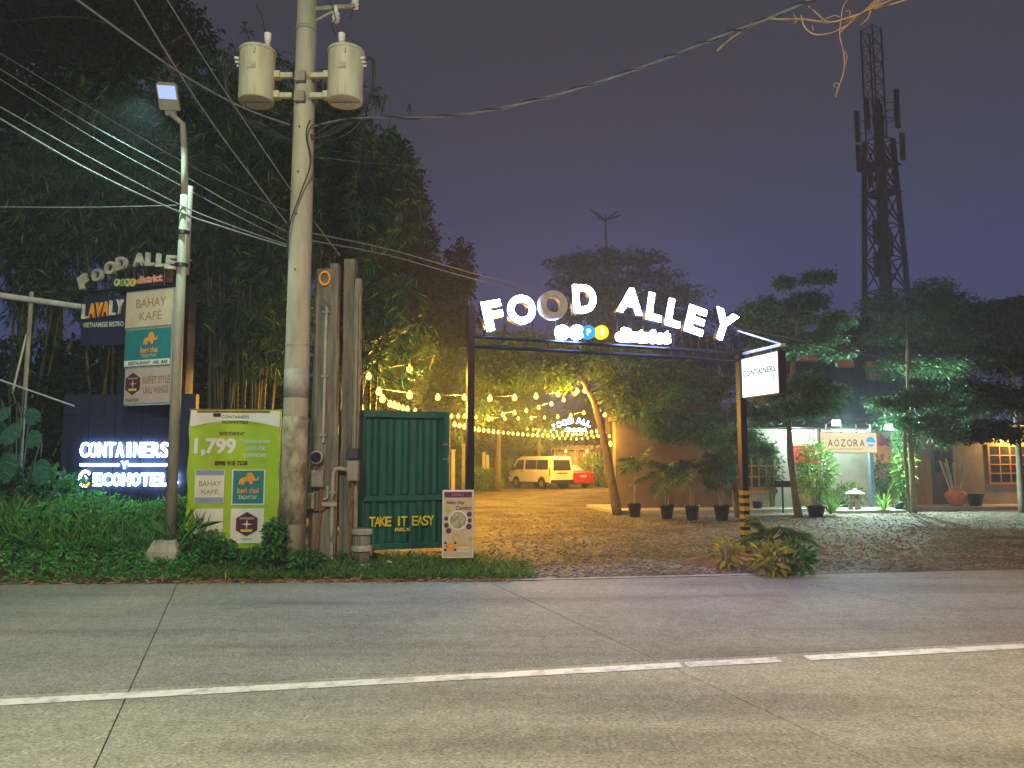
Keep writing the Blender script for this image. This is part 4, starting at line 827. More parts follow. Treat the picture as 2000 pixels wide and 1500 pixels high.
flood(1735, 834, WO - 1.45, 'bright green-tinged floodlight right of the lit cream board', 2300, None)
tl0 = fp.at(1655, 842, WO - .75)[0]
tb_ = empty('tube_lamp', fp.o + fp.e * tl0 + fp.n * (WO - .85) + Vector((0, 0, 2.66)), fp.a, 'lit tube lamp under the restaurant roof behind the cream board', 'lamp')
MB().tube([(-.6, 0, 0), (.6, 0, 0)], .025, 8).build('tube', 'em_tube', tb_); MB().box(-.65, .65, -.03, .03, .03, .09).build('batten', 'white', tb_)
tl1 = fp.at(1560, 842, WO - .75)[0]
tb2 = empty('tube_lamp', fp.o + fp.e * tl1 + fp.n * (WO - .6) + Vector((0, 0, 2.66)), fp.a, 'lit tube lamp under the roof above the red door curtain', 'lamp')
MB().tube([(-.6, 0, 0), (.6, 0, 0)], .025, 8).build('tube', 'em_tube', tb2); MB().box(-.65, .65, -.03, .03, .03, .09).build('batten', 'white', tb2)
for t_b, w_b in ((tb_, 150), (tb2, 100)): point_light('tube_light', t_b.location + Vector((0, 0, -.12)), w_b, (.68, 1.0, .86), .05)
ct = empty('curved_roof', fp.o, fp.a, 'curved brown roof piece above the restaurant board', 'roof'); n6 = 8; vs = []
xa, za = fp.at(1695, 826, WO + .5); xb, zb_ = fp.at(1775, 804, WO + .5)
for i in range(n6 + 1):
    t = i / n6; xx_ = xa + (xb - xa) * t; zz_ = za + (zb_ - za) * math.sin(t * math.pi / 2)
    vs += [(xx_, WO + .3, zz_ - .12), (xx_, WO + .3, zz_), (xx_, WO + 2, zz_), (xx_, WO + 2, zz_ - .12)]
MB().add(vs, [(i * 4 + j, i * 4 + (j + 1) % 4, i * 4 + 4 + (j + 1) % 4, i * 4 + 4 + j) for i in range(n6) for j in range(4)] + [(0, 1, 2, 3), (n6 * 4 + 3, n6 * 4 + 2, n6 * 4 + 1, n6 * 4)]).build('vault', 'timber', ct)
# right-hand house
D_ = place(fp, 'grey_house', 'grey rendered house with timber door and lattice window at the right edge', 'building')
a, b = fp.at(1726, 920, WO)[0], fp.at(2110, 920, WO)[0]
a2 = fp.at(1790, 920, WO)[0]
MB().box(a, a2, WO + .3, WO + .5, .12, 2.7).build('entry_wall', 'timber', D_); MB().box(a2 + .002, b, WO, WO + .25, .12, 2.75).build('wall', 'greywall', D_)
MB().box(a + .3, b, WO - .9, WO + 5, 2.91, 3.05).build('roof', 'roof', D_)
q = fp.rect(1788, 888, 1817, 975, WO); MB().box(q[0], q[1], WO - .08, WO - .003, .12, q[3]).build('timber_panel', 'timber', D_)
door((1822, 872, 1858, 975), WO, D_, 'darktimber'); lattice((1932, 872, 2030, 942), WO, 5, 4, D_, 'timber', .08)
for u in (1722, 1739):
    x, z = fp.at(u, 862 + (u - 1722) * .1, WO - .5); lo = empty('paper_lantern', fp.o + fp.e * x + fp.n * (WO - .5) + Vector((0, 0, z)), 0, 'red paper lantern %s the lit cream board' % ('just beside' if u < 1730 else 'a little farther right of'), 'lantern', 'red paper lanterns')
    MB().lathe([(.06, -.16), (.13, -.12), (.165, 0), (.13, .12), (.06, .16)], seg=14).build('shade', 'red', lo, smooth=True); MB().lathe([(.065, .161), (.065, .19)], seg=10).build('cap', 'black', lo); MB().tube([(0, 0, .19), (0, 0, .5)], .006, 4).build('cord', 'cable', lo)
# wall lamp under the right eave
x, z = fp.at(1990, 842, WO - .5); wl_ = fp.o + fp.e * x + fp.n * (WO - .3) + Vector((0, 0, z)); t = empty('eave_lamp', wl_, fp.a, 'warm lamp under the eave at the right edge', 'lamp')
MB().lathe([(.03, .0), (.09, -.05), (.09, -.1), (.05, -.14)], seg=12).build('shade', 'em_aozora', t); MB().tube([(0, 0, 0), (0, 0, .3)], .01, 5).build('cord', 'cable', t)
point_light('eave_lamp_light', wl_ + Vector((0, -.1, -.25)), 300, (1, .5, .12), .08)
# warm lamp at the entry passage
x, z = fp.at(1742, 880, WO - .1); wl_ = fp.o + fp.e * x + fp.n * (WO - .2) + Vector((0, 0, z)); t = empty('entry_lamp', wl_, fp.a, 'small orange lamp in the timber entry beside the lanterns', 'lamp')
MB().lathe([(.03, .0), (.07, -.05), (.07, -.1), (.04, -.14)], seg=10).build('shade', 'em_aozora', t); point_light('entry_lamp_light', wl_ + Vector((0, -.1, -.2)), 16, (1, .42, .1), .05)
# dark upper containers behind
def upper(label, r_, off, dep, wins):
    o = place(fp, 'upper_container', label, 'container', 'dark containers on the upper level'); q = fp.rect(*r_, off); MB().box(q[0], q[1], off, off + dep, 3.06, q[3]).build("body", "container", o)
    n7 = int((q[1] - q[0]) / .35)
    for k in range(n7): x = q[0] + (q[1] - q[0]) * (k + .2) / n7; MB().box(x, x + .16, off - .03, off - .001, q[2] + .1, q[3] - .1).build('rib', 'container', o)
    for r2 in wins: w_ = fp.rect(*r2, off - .04); oo = MB().box(w_[0], w_[1], off - .06, off - .032, w_[2], w_[3]).build('window', 'timber', o); MB().box(w_[0] + .05, w_[1] - .05, off - .068, off - .061, w_[2] + .04, w_[3] - .04).build('pane', 'lit', oo)
    return o
M['lit'] = em('dim_lit_window', (1, .36, .10), .11)
upper('dark upper container with two dim orange openings above the restaurant', (1515, 664, 1688, 800), 4.5, 3, ((1555, 689, 1597, 706), (1634, 704, 1668, 718)))
o = upper('dark upper container with an orange doorway behind the right trees', (1690, 690, 1890, 800), 4.6, 3, ((1692, 706, 1718, 742),))
q = fp.rect(1670, 722, 1730, 745, 4.3)
for k in range(9): x = q[0] + (q[1] - q[0]) * k / 8; MB().box(x - .012, x + .012, 4.4, 4.424, q[2], q[3]).build('railing_bar', 'darkmetal', o)
MB().box(q[0], q[1], 4.395, 4.43, q[3], q[3] + .04).build('railing_top', 'darkmetal', o)
# porch things
def fwd(u, v, off, z=.12): x, _ = fp.at(u, v, off); return fp.o + fp.e * x + fp.n * off + Vector((0, 0, z))
j = empty('terracotta_jar', fwd(1867, 970, .45), 0, 'round terracotta jar holding tall canes on the porch', 'jar')
MB().lathe([(.17, 0), (.23, .08), (.34, .28), (.36, .38), (.30, .47), (.22, .50), (.25, .54), (.22, .54), (.19, .45), (.05, .2)], seg=20).build('body', 'terra', j, smooth=True)
for k in range(8):
    t = -.5 + k / 7 + random.uniform(-.03, .03); cn = MB().tube([(t * .22, random.uniform(-.08, .08), .3), (t * 1.05, random.uniform(-.12, .12), 1.55 - .15 * abs(t) + random.uniform(-.08, .1))], .028, 6).build('cane', 'cane', j)
def pot(u, v, w, h, label, mat='pot', group='plant pots along the porch', pos=None, cat='plant pot'):
    p = pos or G(u, v); o = empty('plant_pot', p, 0, label, cat, group)
    MB().lathe([(w * .34, 0), (w * .47, h * .88), (w * .52, h * .88), (w * .52, h), (w * .44, h), (w * .42, h * .9)], seg=18).build('body', mat, o, smooth=True); MB().lathe([(w * .43, h * .86), (w * .43, h * .9)], seg=14).build('soil_fill', 'soil', o)
    return o
sl = empty('stone_lantern', fwd(1671, 990, -.4, .10), 0, 'squat stone lantern with a mushroom cap below the cream board', 'stone lantern')
for k in range(3): a_ = k * 2.1 + .4; MB().tube([(.16 * math.cos(a_), .16 * math.sin(a_), 0), (.12 * math.cos(a_), .12 * math.sin(a_), .26)], [.075, .06], 8).build('leg', 'granite', sl)
MB().lathe([(.22, .26), (.24, .29), (.22, .33)], seg=14).build('platform', 'granite', sl)
for k in range(4): a_ = k * 1.57 + .78; MB().box(.12 * math.cos(a_) - .035, .12 * math.cos(a_) + .035, .12 * math.sin(a_) - .035, .12 * math.sin(a_) + .035, .33, .47).build('light_pillar', 'granite', sl)
MB().lathe([(.15, .47), (.30, .48), (.29, .52), (.18, .58), (.05, .62), (.04, .66), (0, .68)], seg=16).build('cap', 'granite', sl, smooth=True)
ms = empty('menu_stand', fwd(1530, 1005, -.35, 0), 0, 'black menu stand between the thin trees', 'menu stand')
MB().tube([(0, 0, 0), (0, 0, 1.05)], .03, 6).build('post', 'darkmetal', ms); MB().box(-.26, .26, -.03, .02, .82, 1.02).build('tray', 'darkmetal', ms)

# ================================================================== VEHICLES
def loft(prof, wf, bev, name, mat, parent):
    n_ = len(prof); vs = [(x, -wf(z), z) for x, z in prof] + [(x, wf(z), z) for x, z in prof]
    return MB().add(vs, [tuple(range(n_)), tuple(range(2 * n_ - 1, n_ - 1, -1))] + [(i, n_ + i, n_ + (i + 1) % n_, (i + 1) % n_) for i in range(n_)]).build(name, mat, parent, bevel=bev)
def patch(poly, wf, side, out, name, mat, parent):
    n_ = len(poly); vs = [(x, side * (wf(z) + out), z) for x, z in poly] + [(x, side * (wf(z) - .01), z) for x, z in poly]
    return MB().add(vs, [tuple(range(n_)), tuple(range(2 * n_ - 1, n_ - 1, -1))] + [(i, n_ + i, n_ + (i + 1) % n_, (i + 1) % n_) for i in range(n_)]).build(name, mat, parent)
def wheel(x, y, r, w_, parent):
    o = MB().tube([(x, y - w_ / 2, r), (x, y + w_ / 2, r)], r, 20).build('wheel', 'tyre', parent); s_ = 1 if y > 0 else -1
    MB().tube([(x, y + s_ * w_ / 2, r), (x, y + s_ * (w_ / 2 + .012), r)], r * .62, 16).build('rim', 'rim', o); MB().tube([(x, y + s_ * (w_ / 2 + .012), r), (x, y + s_ * (w_ / 2 + .03), r)], r * .2, 8).build('hub', 'galv', o)
HD = math.atan2(.839, -.545)
van = empty('passenger_van', (3.02, 46.96, .004), HD, 'pale passenger van parked under the string lights', 'van')
vw = lambda z: .85 - max(0, z - 1.05) * .12
loft([(0, .42), (-.02, 1.0), (.06, 1.85), (.18, 1.98), (3.3, 1.98), (3.72, 1.86), (4.32, 1.16), (4.6, 1.0), (4.69, .7), (4.67, .34), (.1, .34)], vw, .05, 'body', 'vanpaint', van)
for s_ in (1, -1):
    patch([(.3, 1.18), (1.5, 1.18), (1.5, 1.76), (.38, 1.76)], vw, s_, .008, 'side_window', 'glass', van); patch([(1.55, 1.18), (2.75, 1.18), (2.75, 1.76), (1.55, 1.76)], vw, s_, .008, 'side_window', 'glass', van)
    patch([(2.95, 1.16), (4.05, 1.16), (3.62, 1.74), (2.95, 1.76)], vw, s_, .008, 'door_window', 'glass', van)
    patch([(.02, .8), (.13, .8), (.16, 1.25), (.06, 1.25)], vw, s_, .012, 'tail_lamp', 'taillight', van); patch([(2.86, .45), (2.875, .45), (2.875, 1.8), (2.86, 1.8)], vw, s_, .004, 'door_seam', 'black', van)
    patch([(3.0, 1.02), (3.16, 1.02), (3.16, 1.06), (3.0, 1.06)], vw, s_, .02, 'door_handle', 'black', van); patch([(.2, .42), (4.4, .42), (4.4, .34), (.2, .34)], vw, s_, .01, 'sill', 'black', van)
    MB().box(3.75, 3.95, s_ * .98 - .08, s_ * .98 + .08, 1.12, 1.36).build('mirror', 'black', van, bevel=.02)
    for x in (.95, 3.75):
        patch([(x + .40 * math.cos(R(k * 18)), .36 + .40 * math.sin(R(k * 18))) for k in range(11)], vw, s_, .004, 'wheel_arch', 'black', van); wheel(x, s_ * .77, .33, .2, van)
MB().add([(-.028, -.66, 1.12), (-.028, .66, 1.12), (.045, .60, 1.76), (.045, -.60, 1.76), (.0, -.66, 1.12), (.0, .66, 1.12), (.08, .60, 1.76), (.08, -.60, 1.76)], [(0, 3, 2, 1), (0, 1, 5, 4), (1, 2, 6, 5), (2, 3, 7, 6), (3, 0, 4, 7)]).build('rear_window', 'glass', van)
MB().box(-.12, .02, -.82, .82, .36, .56).build('rear_bumper', 'black', van, bevel=.03); MB().box(-.035, -.02, -.22, .22, .78, .9).build('number_plate', 'white', van); MB().box(-.045, -.02, -.4, .4, .94, 1.0).build('plate_garnish', 'black', van)
car = empty('red_car', (4.46, 48.7, .004), HD, 'red sedan parked beyond the passenger van', 'car')
cw = lambda z: .87 - max(0, z - .92) * .48
loft([(0, .45), (.0, .9), (.1, .99), (.75, 1.04), (1.45, 1.44), (2.55, 1.46), (3.35, 1.02), (4.25, .86), (4.42, .6), (4.38, .25), (.1, .25)], cw, .05, 'body', 'carred', car)
for s_ in (1, -1):
    patch([(1.0, 1.06), (2.05, 1.06), (2.05, 1.38), (1.5, 1.38)], cw, s_, .008, 'side_window', 'glass', car); patch([(2.1, 1.06), (3.2, 1.06), (2.55, 1.39), (2.1, 1.39)], cw, s_, .008, 'side_window', 'glass', car)
    MB().box(-.02, .06, s_ * .62 - .2, s_ * .62 + .2, .74, .88).build('tail_lamp', 'taillight', car, bevel=.02)
    for x in (.85, 3.5): patch([(x + .37 * math.cos(R(k * 18)), .32 + .37 * math.sin(R(k * 18))) for k in range(11)], cw, s_, .004, 'wheel_arch', 'black', car); wheel(x, s_ * .79, .31, .2, car)
MB().add([(.83, -.70, 1.09), (.83, .70, 1.09), (1.42, .56, 1.43), (1.42, -.56, 1.43)], [(0, 3, 2, 1)]).build('rear_window', 'bluegrey', car)
MB().box(-.06, .03, -.8, .8, .3, .52).build('rear_bumper', 'carred', car, bevel=.04); MB().box(-.03, -.005, -.22, .22, .7, .82).build('number_plate', 'white', car)

# ================================================================== CELL TOWER
tb = P(1747, 900, 80); tb.z = 0
tw_ = empty('cell_tower', tb, R(28), 'tall dark lattice cell tower with panel antennas behind the trees', 'tower')
def hw(z): return 2.0 - 1.0 * min(1, z / 36)
lv = [0, 6, 11, 15.5, 19.5, 23, 26.5, 30, 33, 36]
cs = ((-1, -1), (1, -1), (1, 1), (-1, 1))
for k, (sx, sy) in enumerate(cs): MB().tube([(sx * hw(z), sy * hw(z), z) for z in (0, 18, 36)], [.36, .32, .28], 6).build('leg', 'towersteel', tw_)
for z0_, z1_ in zip(lv[:-1], lv[1:]):
    for k in range(4):
        (ax, ay), (bx_, by) = cs[k], cs[(k + 1) % 4]; zm_ = (z0_ + z1_) / 2
        m = MB().tube([(ax * hw(z0_), ay * hw(z0_), z0_), (bx_ * hw(z1_), by * hw(z1_), z1_)], .10, 4); m.build('brace', 'towersteel', tw_); MB().tube([(bx_ * hw(z0_), by * hw(z0_), z0_), (ax * hw(z1_), ay * hw(z1_), z1_)], .10, 4).build('brace', 'towersteel', tw_)
        MB().tube([(ax * hw(z1_), ay * hw(z1_), z1_), (bx_ * hw(z1_), by * hw(z1_), z1_)], .08, 4).build('ring_bar', 'towersteel', tw_)
MB().tube([(.3, 0, 0), (.2, 0, 40)], .5, 8).build('feeder_duct', 'towersteel', tw_)
mw = .72
for k, (sx, sy) in enumerate(cs): MB().tube([(sx * mw - .35, sy * mw, 36), (sx * mw - .4, sy * mw, 48.5)], .1, 5).build('mast_leg', 'towersteel', tw_)
for i in range(6):
    z = 36.4 + i * 2
    for k in range(4):
        (ax, ay), (bx_, by) = cs[k], cs[(k + 1) % 4]; MB().tube([(ax * mw - .37, ay * mw, z), (bx_ * mw - .37, by * mw, z + 2)], .05, 4).build('mast_brace', 'towersteel', tw_); MB().tube([(ax * mw - .37, ay * mw, z + 2), (bx_ * mw - .37, by * mw, z + 2)], .05, 4).build('mast_ring', 'towersteel', tw_)
for k, (dx, dy, z, h_) in enumerate(((-2.5, -.6, 36.5, 3), (-1.8, -1.4, 36, 3.2), (2.1, -.9, 37.5, 3.8), (1.5, -1.7, 33.5, 2.6), (2.4, 0, 33.2, 3), (-2.0, 1, 32.5, 2.6), (-2.6, -1, 24, 2.2), (-2.7, -1, 20.6, 2.2), (2.5, 1, 23.8, 2.2), (-1.2, 1.6, 36.2, 3), (.4, -2.0, 36.8, 2.8), (1.9, -.4, 30.4, 2.4), (-1.9, -.2, 30.6, 2.2))):
    o = MB().box(dx - .28, dx + .28, dy - .14, dy + .14, z, z + h_ * 1.15).build('antenna', 'towersteel', tw_, bevel=.03); MB().tube([(dx, dy, z + h_ * .3), (dx * .4, dy * .4, z + h_ * .3)], .05, 4).build('antenna_arm', 'towersteel', o); MB().tube([(dx, dy, z + h_ * .75), (dx * .4, dy * .4, z + h_ * .75)], .05, 4).build('antenna_arm', 'towersteel', o)
for z in (30.1, 33.1): MB().box(-1.5, 1.5, -1.5, 1.5, z, z + .08).build('platform', 'towersteel', tw_)
an = empty('roof_aerial', P(1183, 560, 60), 0, 'thin aerial mast rising over the trees behind the arch', 'aerial')
MB().tube([P(1185, 580, 60), P(1183, 420, 60)], .06, 5).build('mast', 'towersteel', an, world=True)
for u, v in ((1153, 410), (1165, 425), (1205, 413), (1212, 420)): MB().tube([P(1183, 430, 60), P(u, v, 60)], .05, 4).build('element', 'towersteel', an, world=True)

# ================================================================== STRING LIGHTS
bulb_me = None
def strand(label, wirepts, bulbs, every=3, Wt=30):
    global bulb_me
    w0 = Vector(P(*wirepts[0])); o = empty('string_lights', w0, 0, label, 'string lights', 'festoon strands over the yard')
    MB().tube(smooth([P(u, v - 4 * 20 / y, y) for u, v, y in wirepts], 5), .008, 4).build('wire', 'cable', o, world=True)
    if bulb_me is None:
        b = MB().lathe([(.012, .075), (.03, .05), (.05, .0), (.045, -.035), (.022, -.058), (.004, -.062)], seg=10).build('bulb', 'em_bulb', o); bulb_me = b.data; C.objects.unlink(b); bpy.data.objects.remove(b)
        for p_ in bulb_me.polygons: p_.use_smooth = True
    for k, (u, v, y) in enumerate(bulbs):
        b = bpy.data.objects.new('bulb', bulb_me); C.objects.link(b); b.parent = o; p = P(u, v, y); b.location = p - w0; s_ = random.uniform(1.0, 1.3) + .2 * min(1, y / 40); b.scale = (s_, s_, s_)
        if k % every == every // 2: point_light('bulb_light', p + Vector((0, 0, -.17)), Wt * 6.5, (1.0, .50, .06), .03)
def lin(pts, n_):
    pts = [Vector(p) for p in pts]; L_ = [0]
    for a_, b_ in zip(pts[:-1], pts[1:]): L_.append(L_[-1] + (b_ - a_).xy.length)
    out = []
    for k in range(n_):
        t = L_[-1] * k / max(1, n_ - 1); i = max(i for i in range(len(pts)) if L_[i] <= t + 1e-6); i = min(i, len(pts) - 2); f_ = (t - L_[i]) / (L_[i + 1] - L_[i]); out.append(tuple(pts[i].lerp(pts[i + 1], f_)))
    return out
strand('upper pair of hanging bulbs near the old posts', [(690, 742, 14.6), (720, 731, 15), (800, 714, 16), (872, 690, 17)], [(720, 735, 15), (800, 720, 16)], 2, 60)
p2 = [(740, 765, 15), (800, 772, 16.2), (855, 776, 17.4), (907, 776, 18.6), (957, 778, 19.8), (1005, 777, 21), (1047, 774, 22), (1090, 770, 23), (1127, 764, 23.6), (1142, 762, 24)]
strand('widely spaced orange bulbs sagging across the top of the yard', p2, p2[:9], 2, 55)
p3 = [(742, 768, 15), (762, 790, 17), (786, 797, 19.5), (811, 803, 22), (850, 809, 26), (882, 813, 29), (930, 815, 33)]
strand('strand dropping behind the green gate into the yard', p3, [(747, 779, 15.6), (762, 789, 17), (770, 791, 18), (778, 794, 18.8), (787, 797, 19.5), (796, 799, 20.5), (811, 803, 22), (882, 813, 29), (895, 813, 30), (907, 813, 31), (930, 815, 33)], 3, 60)
p4 = [(930, 816, 36), (955, 817, 33), (982, 810, 31), (1005, 806, 29.5), (1028, 802, 28), (1052, 796, 27), (1077, 789, 26), (1101, 781, 25), (1123, 769, 24.3), (1142, 763, 24)]
strand('strand rising from the yard to the top of the leaning tree', p4, p4[1:], 3, 60)
p5 = [(935, 818, 37), (982, 818, 36), (1027, 817, 35), (1075, 815, 34), (1122, 811, 33), (1165, 800, 31)]
strand('level strand just above the far glowing letters', p5, lin(p5, 10), 3, 70)
p6 = [(888, 829, 24), (926, 838, 28), (962, 843, 33), (1000, 847, 38), (1060, 851, 42), (1120, 850, 44), (1165, 842, 42)]
strand('lowest densely bulbed strand over the parked van', p6, lin(p6, 30), 5, 75)
p7 = [(1030, 838, 45), (1070, 842, 46), (1110, 846, 47), (1150, 850, 47), (1190, 852, 46)]
strand('far strand in front of the second lit sign', p7, lin(p7, 15), 5, 80)
p8 = [(1050, 846, 50), (1090, 856, 51), (1130, 858, 51), (1170, 852, 50)]
strand('short far strand over the lit pergola', p8, lin(p8, 12), 5, 120)
p9 = [(1168, 806, 24.5), (1176, 822, 25), (1180, 845, 25.5), (1192, 866, 26)]
strand('few bulbs draped down the leaning tree', p9, [(1170, 803, 24.4), (1181, 810, 24.8), (1180, 845, 25.4), (1192, 867, 26)], 4, 25)
# second lit sign and pergola at the back
yp = Plane((P(1080, 830, 56).x, 56), 0); ys = place(yp, 'far_sign', 'small second glowing food alley sign at the back of the yard', 'sign')
for ch, u, v, rt in (('F', 1082, 834, 14), ('O', 1092, 829, 10), ('O', 1103, 825, 6), ('D', 1115, 822, 2), ('A', 1131, 822, -3), ('L', 1142, 825, -8), ('L', 1150, 828, -10)):
    c = yp.at(u, v); text(ch, c[0], c[1], .42, ys, 'em_hotel', y=0, ext=.06, rot=R(rt), bold=.04, name='letter', res=3)
c = yp.at(1124, 839); text('district', c[0], c[1], .3, ys, 'em_hotel', y=0, ext=.05, width=1.6, bold=.05, res=3)
for u in (1076, 1162): c = yp.at(u, 900)[0]; MB().box(c - .06, c + .06, .07, .19, 0, yp.at(u, 830)[1]).build('post', 'darkmetal', ys)
c0_, c1_ = yp.at(1076, 850), yp.at(1162, 850); MB().box(c0_[0], c1_[0], .07, .15, c0_[1], c0_[1] + .1).build('rail', 'darkmetal', ys)
pgp = Plane((P(1120, 900, 58).x, 58), 0); pg = place(pgp, 'pergola', 'warmly lit timber pergola at the back behind the red car', 'pergola')
xa, xb = pgp.at(1088, 900)[0], pgp.at(1172, 900)[0]
for k in range(5): x = xa + (xb - xa) * k / 4; MB().box(x - .07, x + .07, 0, .14, 0, 2.6).build('post', 'timber', pg); MB().box(x - .06, x + .06, 3.0, 3.12, 0, 2.6).build('post', 'timber', pg)
for k in range(9): x = xa + (xb - xa) * k / 8; MB().box(x - .04, x + .04, -.4, 3.5, 2.76, 2.9).build('rafter', 'timber', pg)
for y in (0, 3): MB().box(xa - .2, xb + .2, y, y + .12, 2.61, 2.75).build('beam', 'timber', pg)
MB().box(xa, xb, 4, 4.1, 0, 2.5).build('back_wall', 'timber', pg)
for t_ in (.25, .75):
    x = xa + (xb - xa) * t_; MB().lathe([(.03, 0), (.12, -.1), (.12, -.2), (.05, -.26)], (x, 1.5, 2.6), 10).build('pendant_lamp', 'em_bulb', pg)
    point_light('pendant_light', pgp.o + Vector((x, 1.5, 2.1)), 260, (1, .66, .14), .1)
#PART5
# ================================================================== VEGETATION
def ell_points(n, c, r, shell=.55):
    d = unit(rng.normal(size=(n, 3))); k = (shell + (1 - shell) * rng.random((n, 1))) ; return np.array(c) + d * k * np.array(r), d
def crown_leaves(clumps, n, L, Wd, mat, parent, flat=False, name='crown', down=.35):
    vol = np.array([max(.02, r[0] * r[1] + r[0] * r[2]) for c, r in clumps]); cnt = np.maximum(30, (n * vol / vol.sum()).astype(int)); B, D = [], []
    for (c, r), k in zip(clumps, cnt):
        # small twigs: leaves bunch round sub-centres so that gaps stay open
        m = max(4, k // 14); sc, sd = ell_points(m, c, r, .35); idx = rng.integers(0, m, k)
        b = sc[idx] + rng.normal(size=(k, 3)) * np.array(r) * np.array([.09, .09, .05 if flat else .09]) + rng.normal(size=(k, 3)) * L * .5
        d = sd[idx] * .6 + rng.normal(size=(k, 3)) * .8; d[:, 2] = d[:, 2] * (.35 if flat else 1) - down; B.append(b); D.append(d)
    B, D = np.concatenate(B), np.concatenate(D); k = len(B)
    w0 = wl(parent)
    return leaves(name, B, D, L * (.7 + .6 * rng.random(k)), Wd * (.7 + .6 * rng.random(k)), mat, parent, w0)
def tree(name, label, base, trunk, r0, clumps, n, L, Wd, mat, bark='bark', group=None, flat=False, limbs=True, cat='tree'):
    o = empty(name, base, 0, label, cat, group); tp = smooth([Vector(p) for p in trunk], 4); k = len(tp)
    MB().tube(tp, [r0 * (1 - .72 * i / (k - 1)) * (1 + .08 * math.sin(i * 1.7)) for i in range(k)], 9).build('trunk', bark, o, world=True, smooth=True)
    if limbs:
        for c, r in clumps:
            c = Vector(c); s = min(tp[k // 4:], key=lambda p: (p - c).length + .8 * max(0, p.z - c.z)); mid = s.lerp(c, .5) + Vector((0, 0, .12 * (c - s).length * (.2 if flat else 1)))
            MB().tube(smooth([s, mid, c], 3), [r0 * .22, r0 * .2, r0 * .17, r0 * .14, r0 * .11, r0 * .08, r0 * .05], 5).build('limb', 'bark', o, world=True)
    crown_leaves(clumps, n, L, Wd, mat, o, flat); return o
def px_clumps(lst, k=1511.):
    out = []
    for u, v, y, ru, rv in lst: s_ = y / k; out.append((tuple(P(u, v, y)), (ru * s_, ru * s_ * .9, rv * s_))); 
    return out
def blob(u0, v0, u1, v1, y, n_, ru, rv, dy=1.5):
    """random clumps filling an upright ellipse"""
    out = []
    for _ in range(n_):
        a, q = random.random() * 6.283, math.sqrt(random.random()); out.append(((u0 + u1) / 2 + math.cos(a) * q * ((u1 - u0) / 2 - ru * .7), (v0 + v1) / 2 + math.sin(a) * q * ((v1 - v0) / 2 - rv * .7), y + random.uniform(-dy, dy), ru * random.uniform(.7, 1.2), rv * random.uniform(.7, 1.2)))
    return px_clumps(out)
def gb(u, y): p = P(u, 900, y); return Vector((p.x, y, 0))
# ---- tall dark trees behind the left side
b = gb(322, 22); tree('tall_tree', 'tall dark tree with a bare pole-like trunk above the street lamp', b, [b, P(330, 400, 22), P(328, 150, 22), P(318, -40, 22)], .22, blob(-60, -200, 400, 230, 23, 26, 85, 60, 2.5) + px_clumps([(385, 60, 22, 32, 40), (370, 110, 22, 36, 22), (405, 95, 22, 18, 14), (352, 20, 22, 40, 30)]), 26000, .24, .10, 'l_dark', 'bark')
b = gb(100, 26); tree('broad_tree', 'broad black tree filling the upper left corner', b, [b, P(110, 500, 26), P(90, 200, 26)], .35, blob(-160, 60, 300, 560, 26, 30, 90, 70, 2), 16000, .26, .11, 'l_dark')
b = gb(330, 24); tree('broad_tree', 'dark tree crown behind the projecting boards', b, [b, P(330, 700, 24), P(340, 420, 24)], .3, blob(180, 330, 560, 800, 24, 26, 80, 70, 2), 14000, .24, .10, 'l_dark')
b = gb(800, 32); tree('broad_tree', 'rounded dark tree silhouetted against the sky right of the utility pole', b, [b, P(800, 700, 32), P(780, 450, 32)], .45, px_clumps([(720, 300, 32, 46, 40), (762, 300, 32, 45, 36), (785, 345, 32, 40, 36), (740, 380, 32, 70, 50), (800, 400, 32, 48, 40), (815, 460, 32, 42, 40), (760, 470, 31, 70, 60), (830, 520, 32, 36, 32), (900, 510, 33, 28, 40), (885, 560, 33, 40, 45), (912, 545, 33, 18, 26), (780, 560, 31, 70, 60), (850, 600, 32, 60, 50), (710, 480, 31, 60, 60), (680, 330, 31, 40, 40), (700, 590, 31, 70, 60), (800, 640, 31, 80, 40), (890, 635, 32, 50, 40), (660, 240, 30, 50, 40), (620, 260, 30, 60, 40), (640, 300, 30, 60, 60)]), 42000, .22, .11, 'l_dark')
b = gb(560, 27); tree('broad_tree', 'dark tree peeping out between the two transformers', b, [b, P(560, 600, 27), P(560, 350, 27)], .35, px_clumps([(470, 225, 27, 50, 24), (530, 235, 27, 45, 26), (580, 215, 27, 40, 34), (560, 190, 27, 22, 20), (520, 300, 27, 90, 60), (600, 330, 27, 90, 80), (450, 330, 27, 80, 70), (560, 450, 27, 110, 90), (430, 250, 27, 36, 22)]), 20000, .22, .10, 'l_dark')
# ---- dark thickets closing the gaps low down
for u, y, rx, h_, lab in ((60, 20, 3.2, 4.6, 'black thicket low behind the pipe frame'), (260, 20, 3.0, 5.0, 'black thicket low behind the hotel wall'), (440, 19.5, 2.6, 4.6, 'black thicket behind the lime banner'), (590, 20, 2.4, 4.6, 'black thicket behind the utility pole foot'), (700, 22, 2.2, 3.6, 'dark thicket behind the green gate')):
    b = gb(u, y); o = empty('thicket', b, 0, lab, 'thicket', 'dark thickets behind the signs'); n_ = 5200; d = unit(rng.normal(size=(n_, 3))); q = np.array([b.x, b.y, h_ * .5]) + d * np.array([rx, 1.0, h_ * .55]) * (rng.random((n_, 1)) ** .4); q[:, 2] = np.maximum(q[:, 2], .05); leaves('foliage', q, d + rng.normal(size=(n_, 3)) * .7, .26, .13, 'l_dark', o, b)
    for k in range(4): MB().tube([(b.x + random.uniform(-.6, .6) * rx, y, 0), (b.x + random.uniform(-.8, .8) * rx, y, h_ * .8)], .03, 5).build('stem', 'bark', o, world=True)
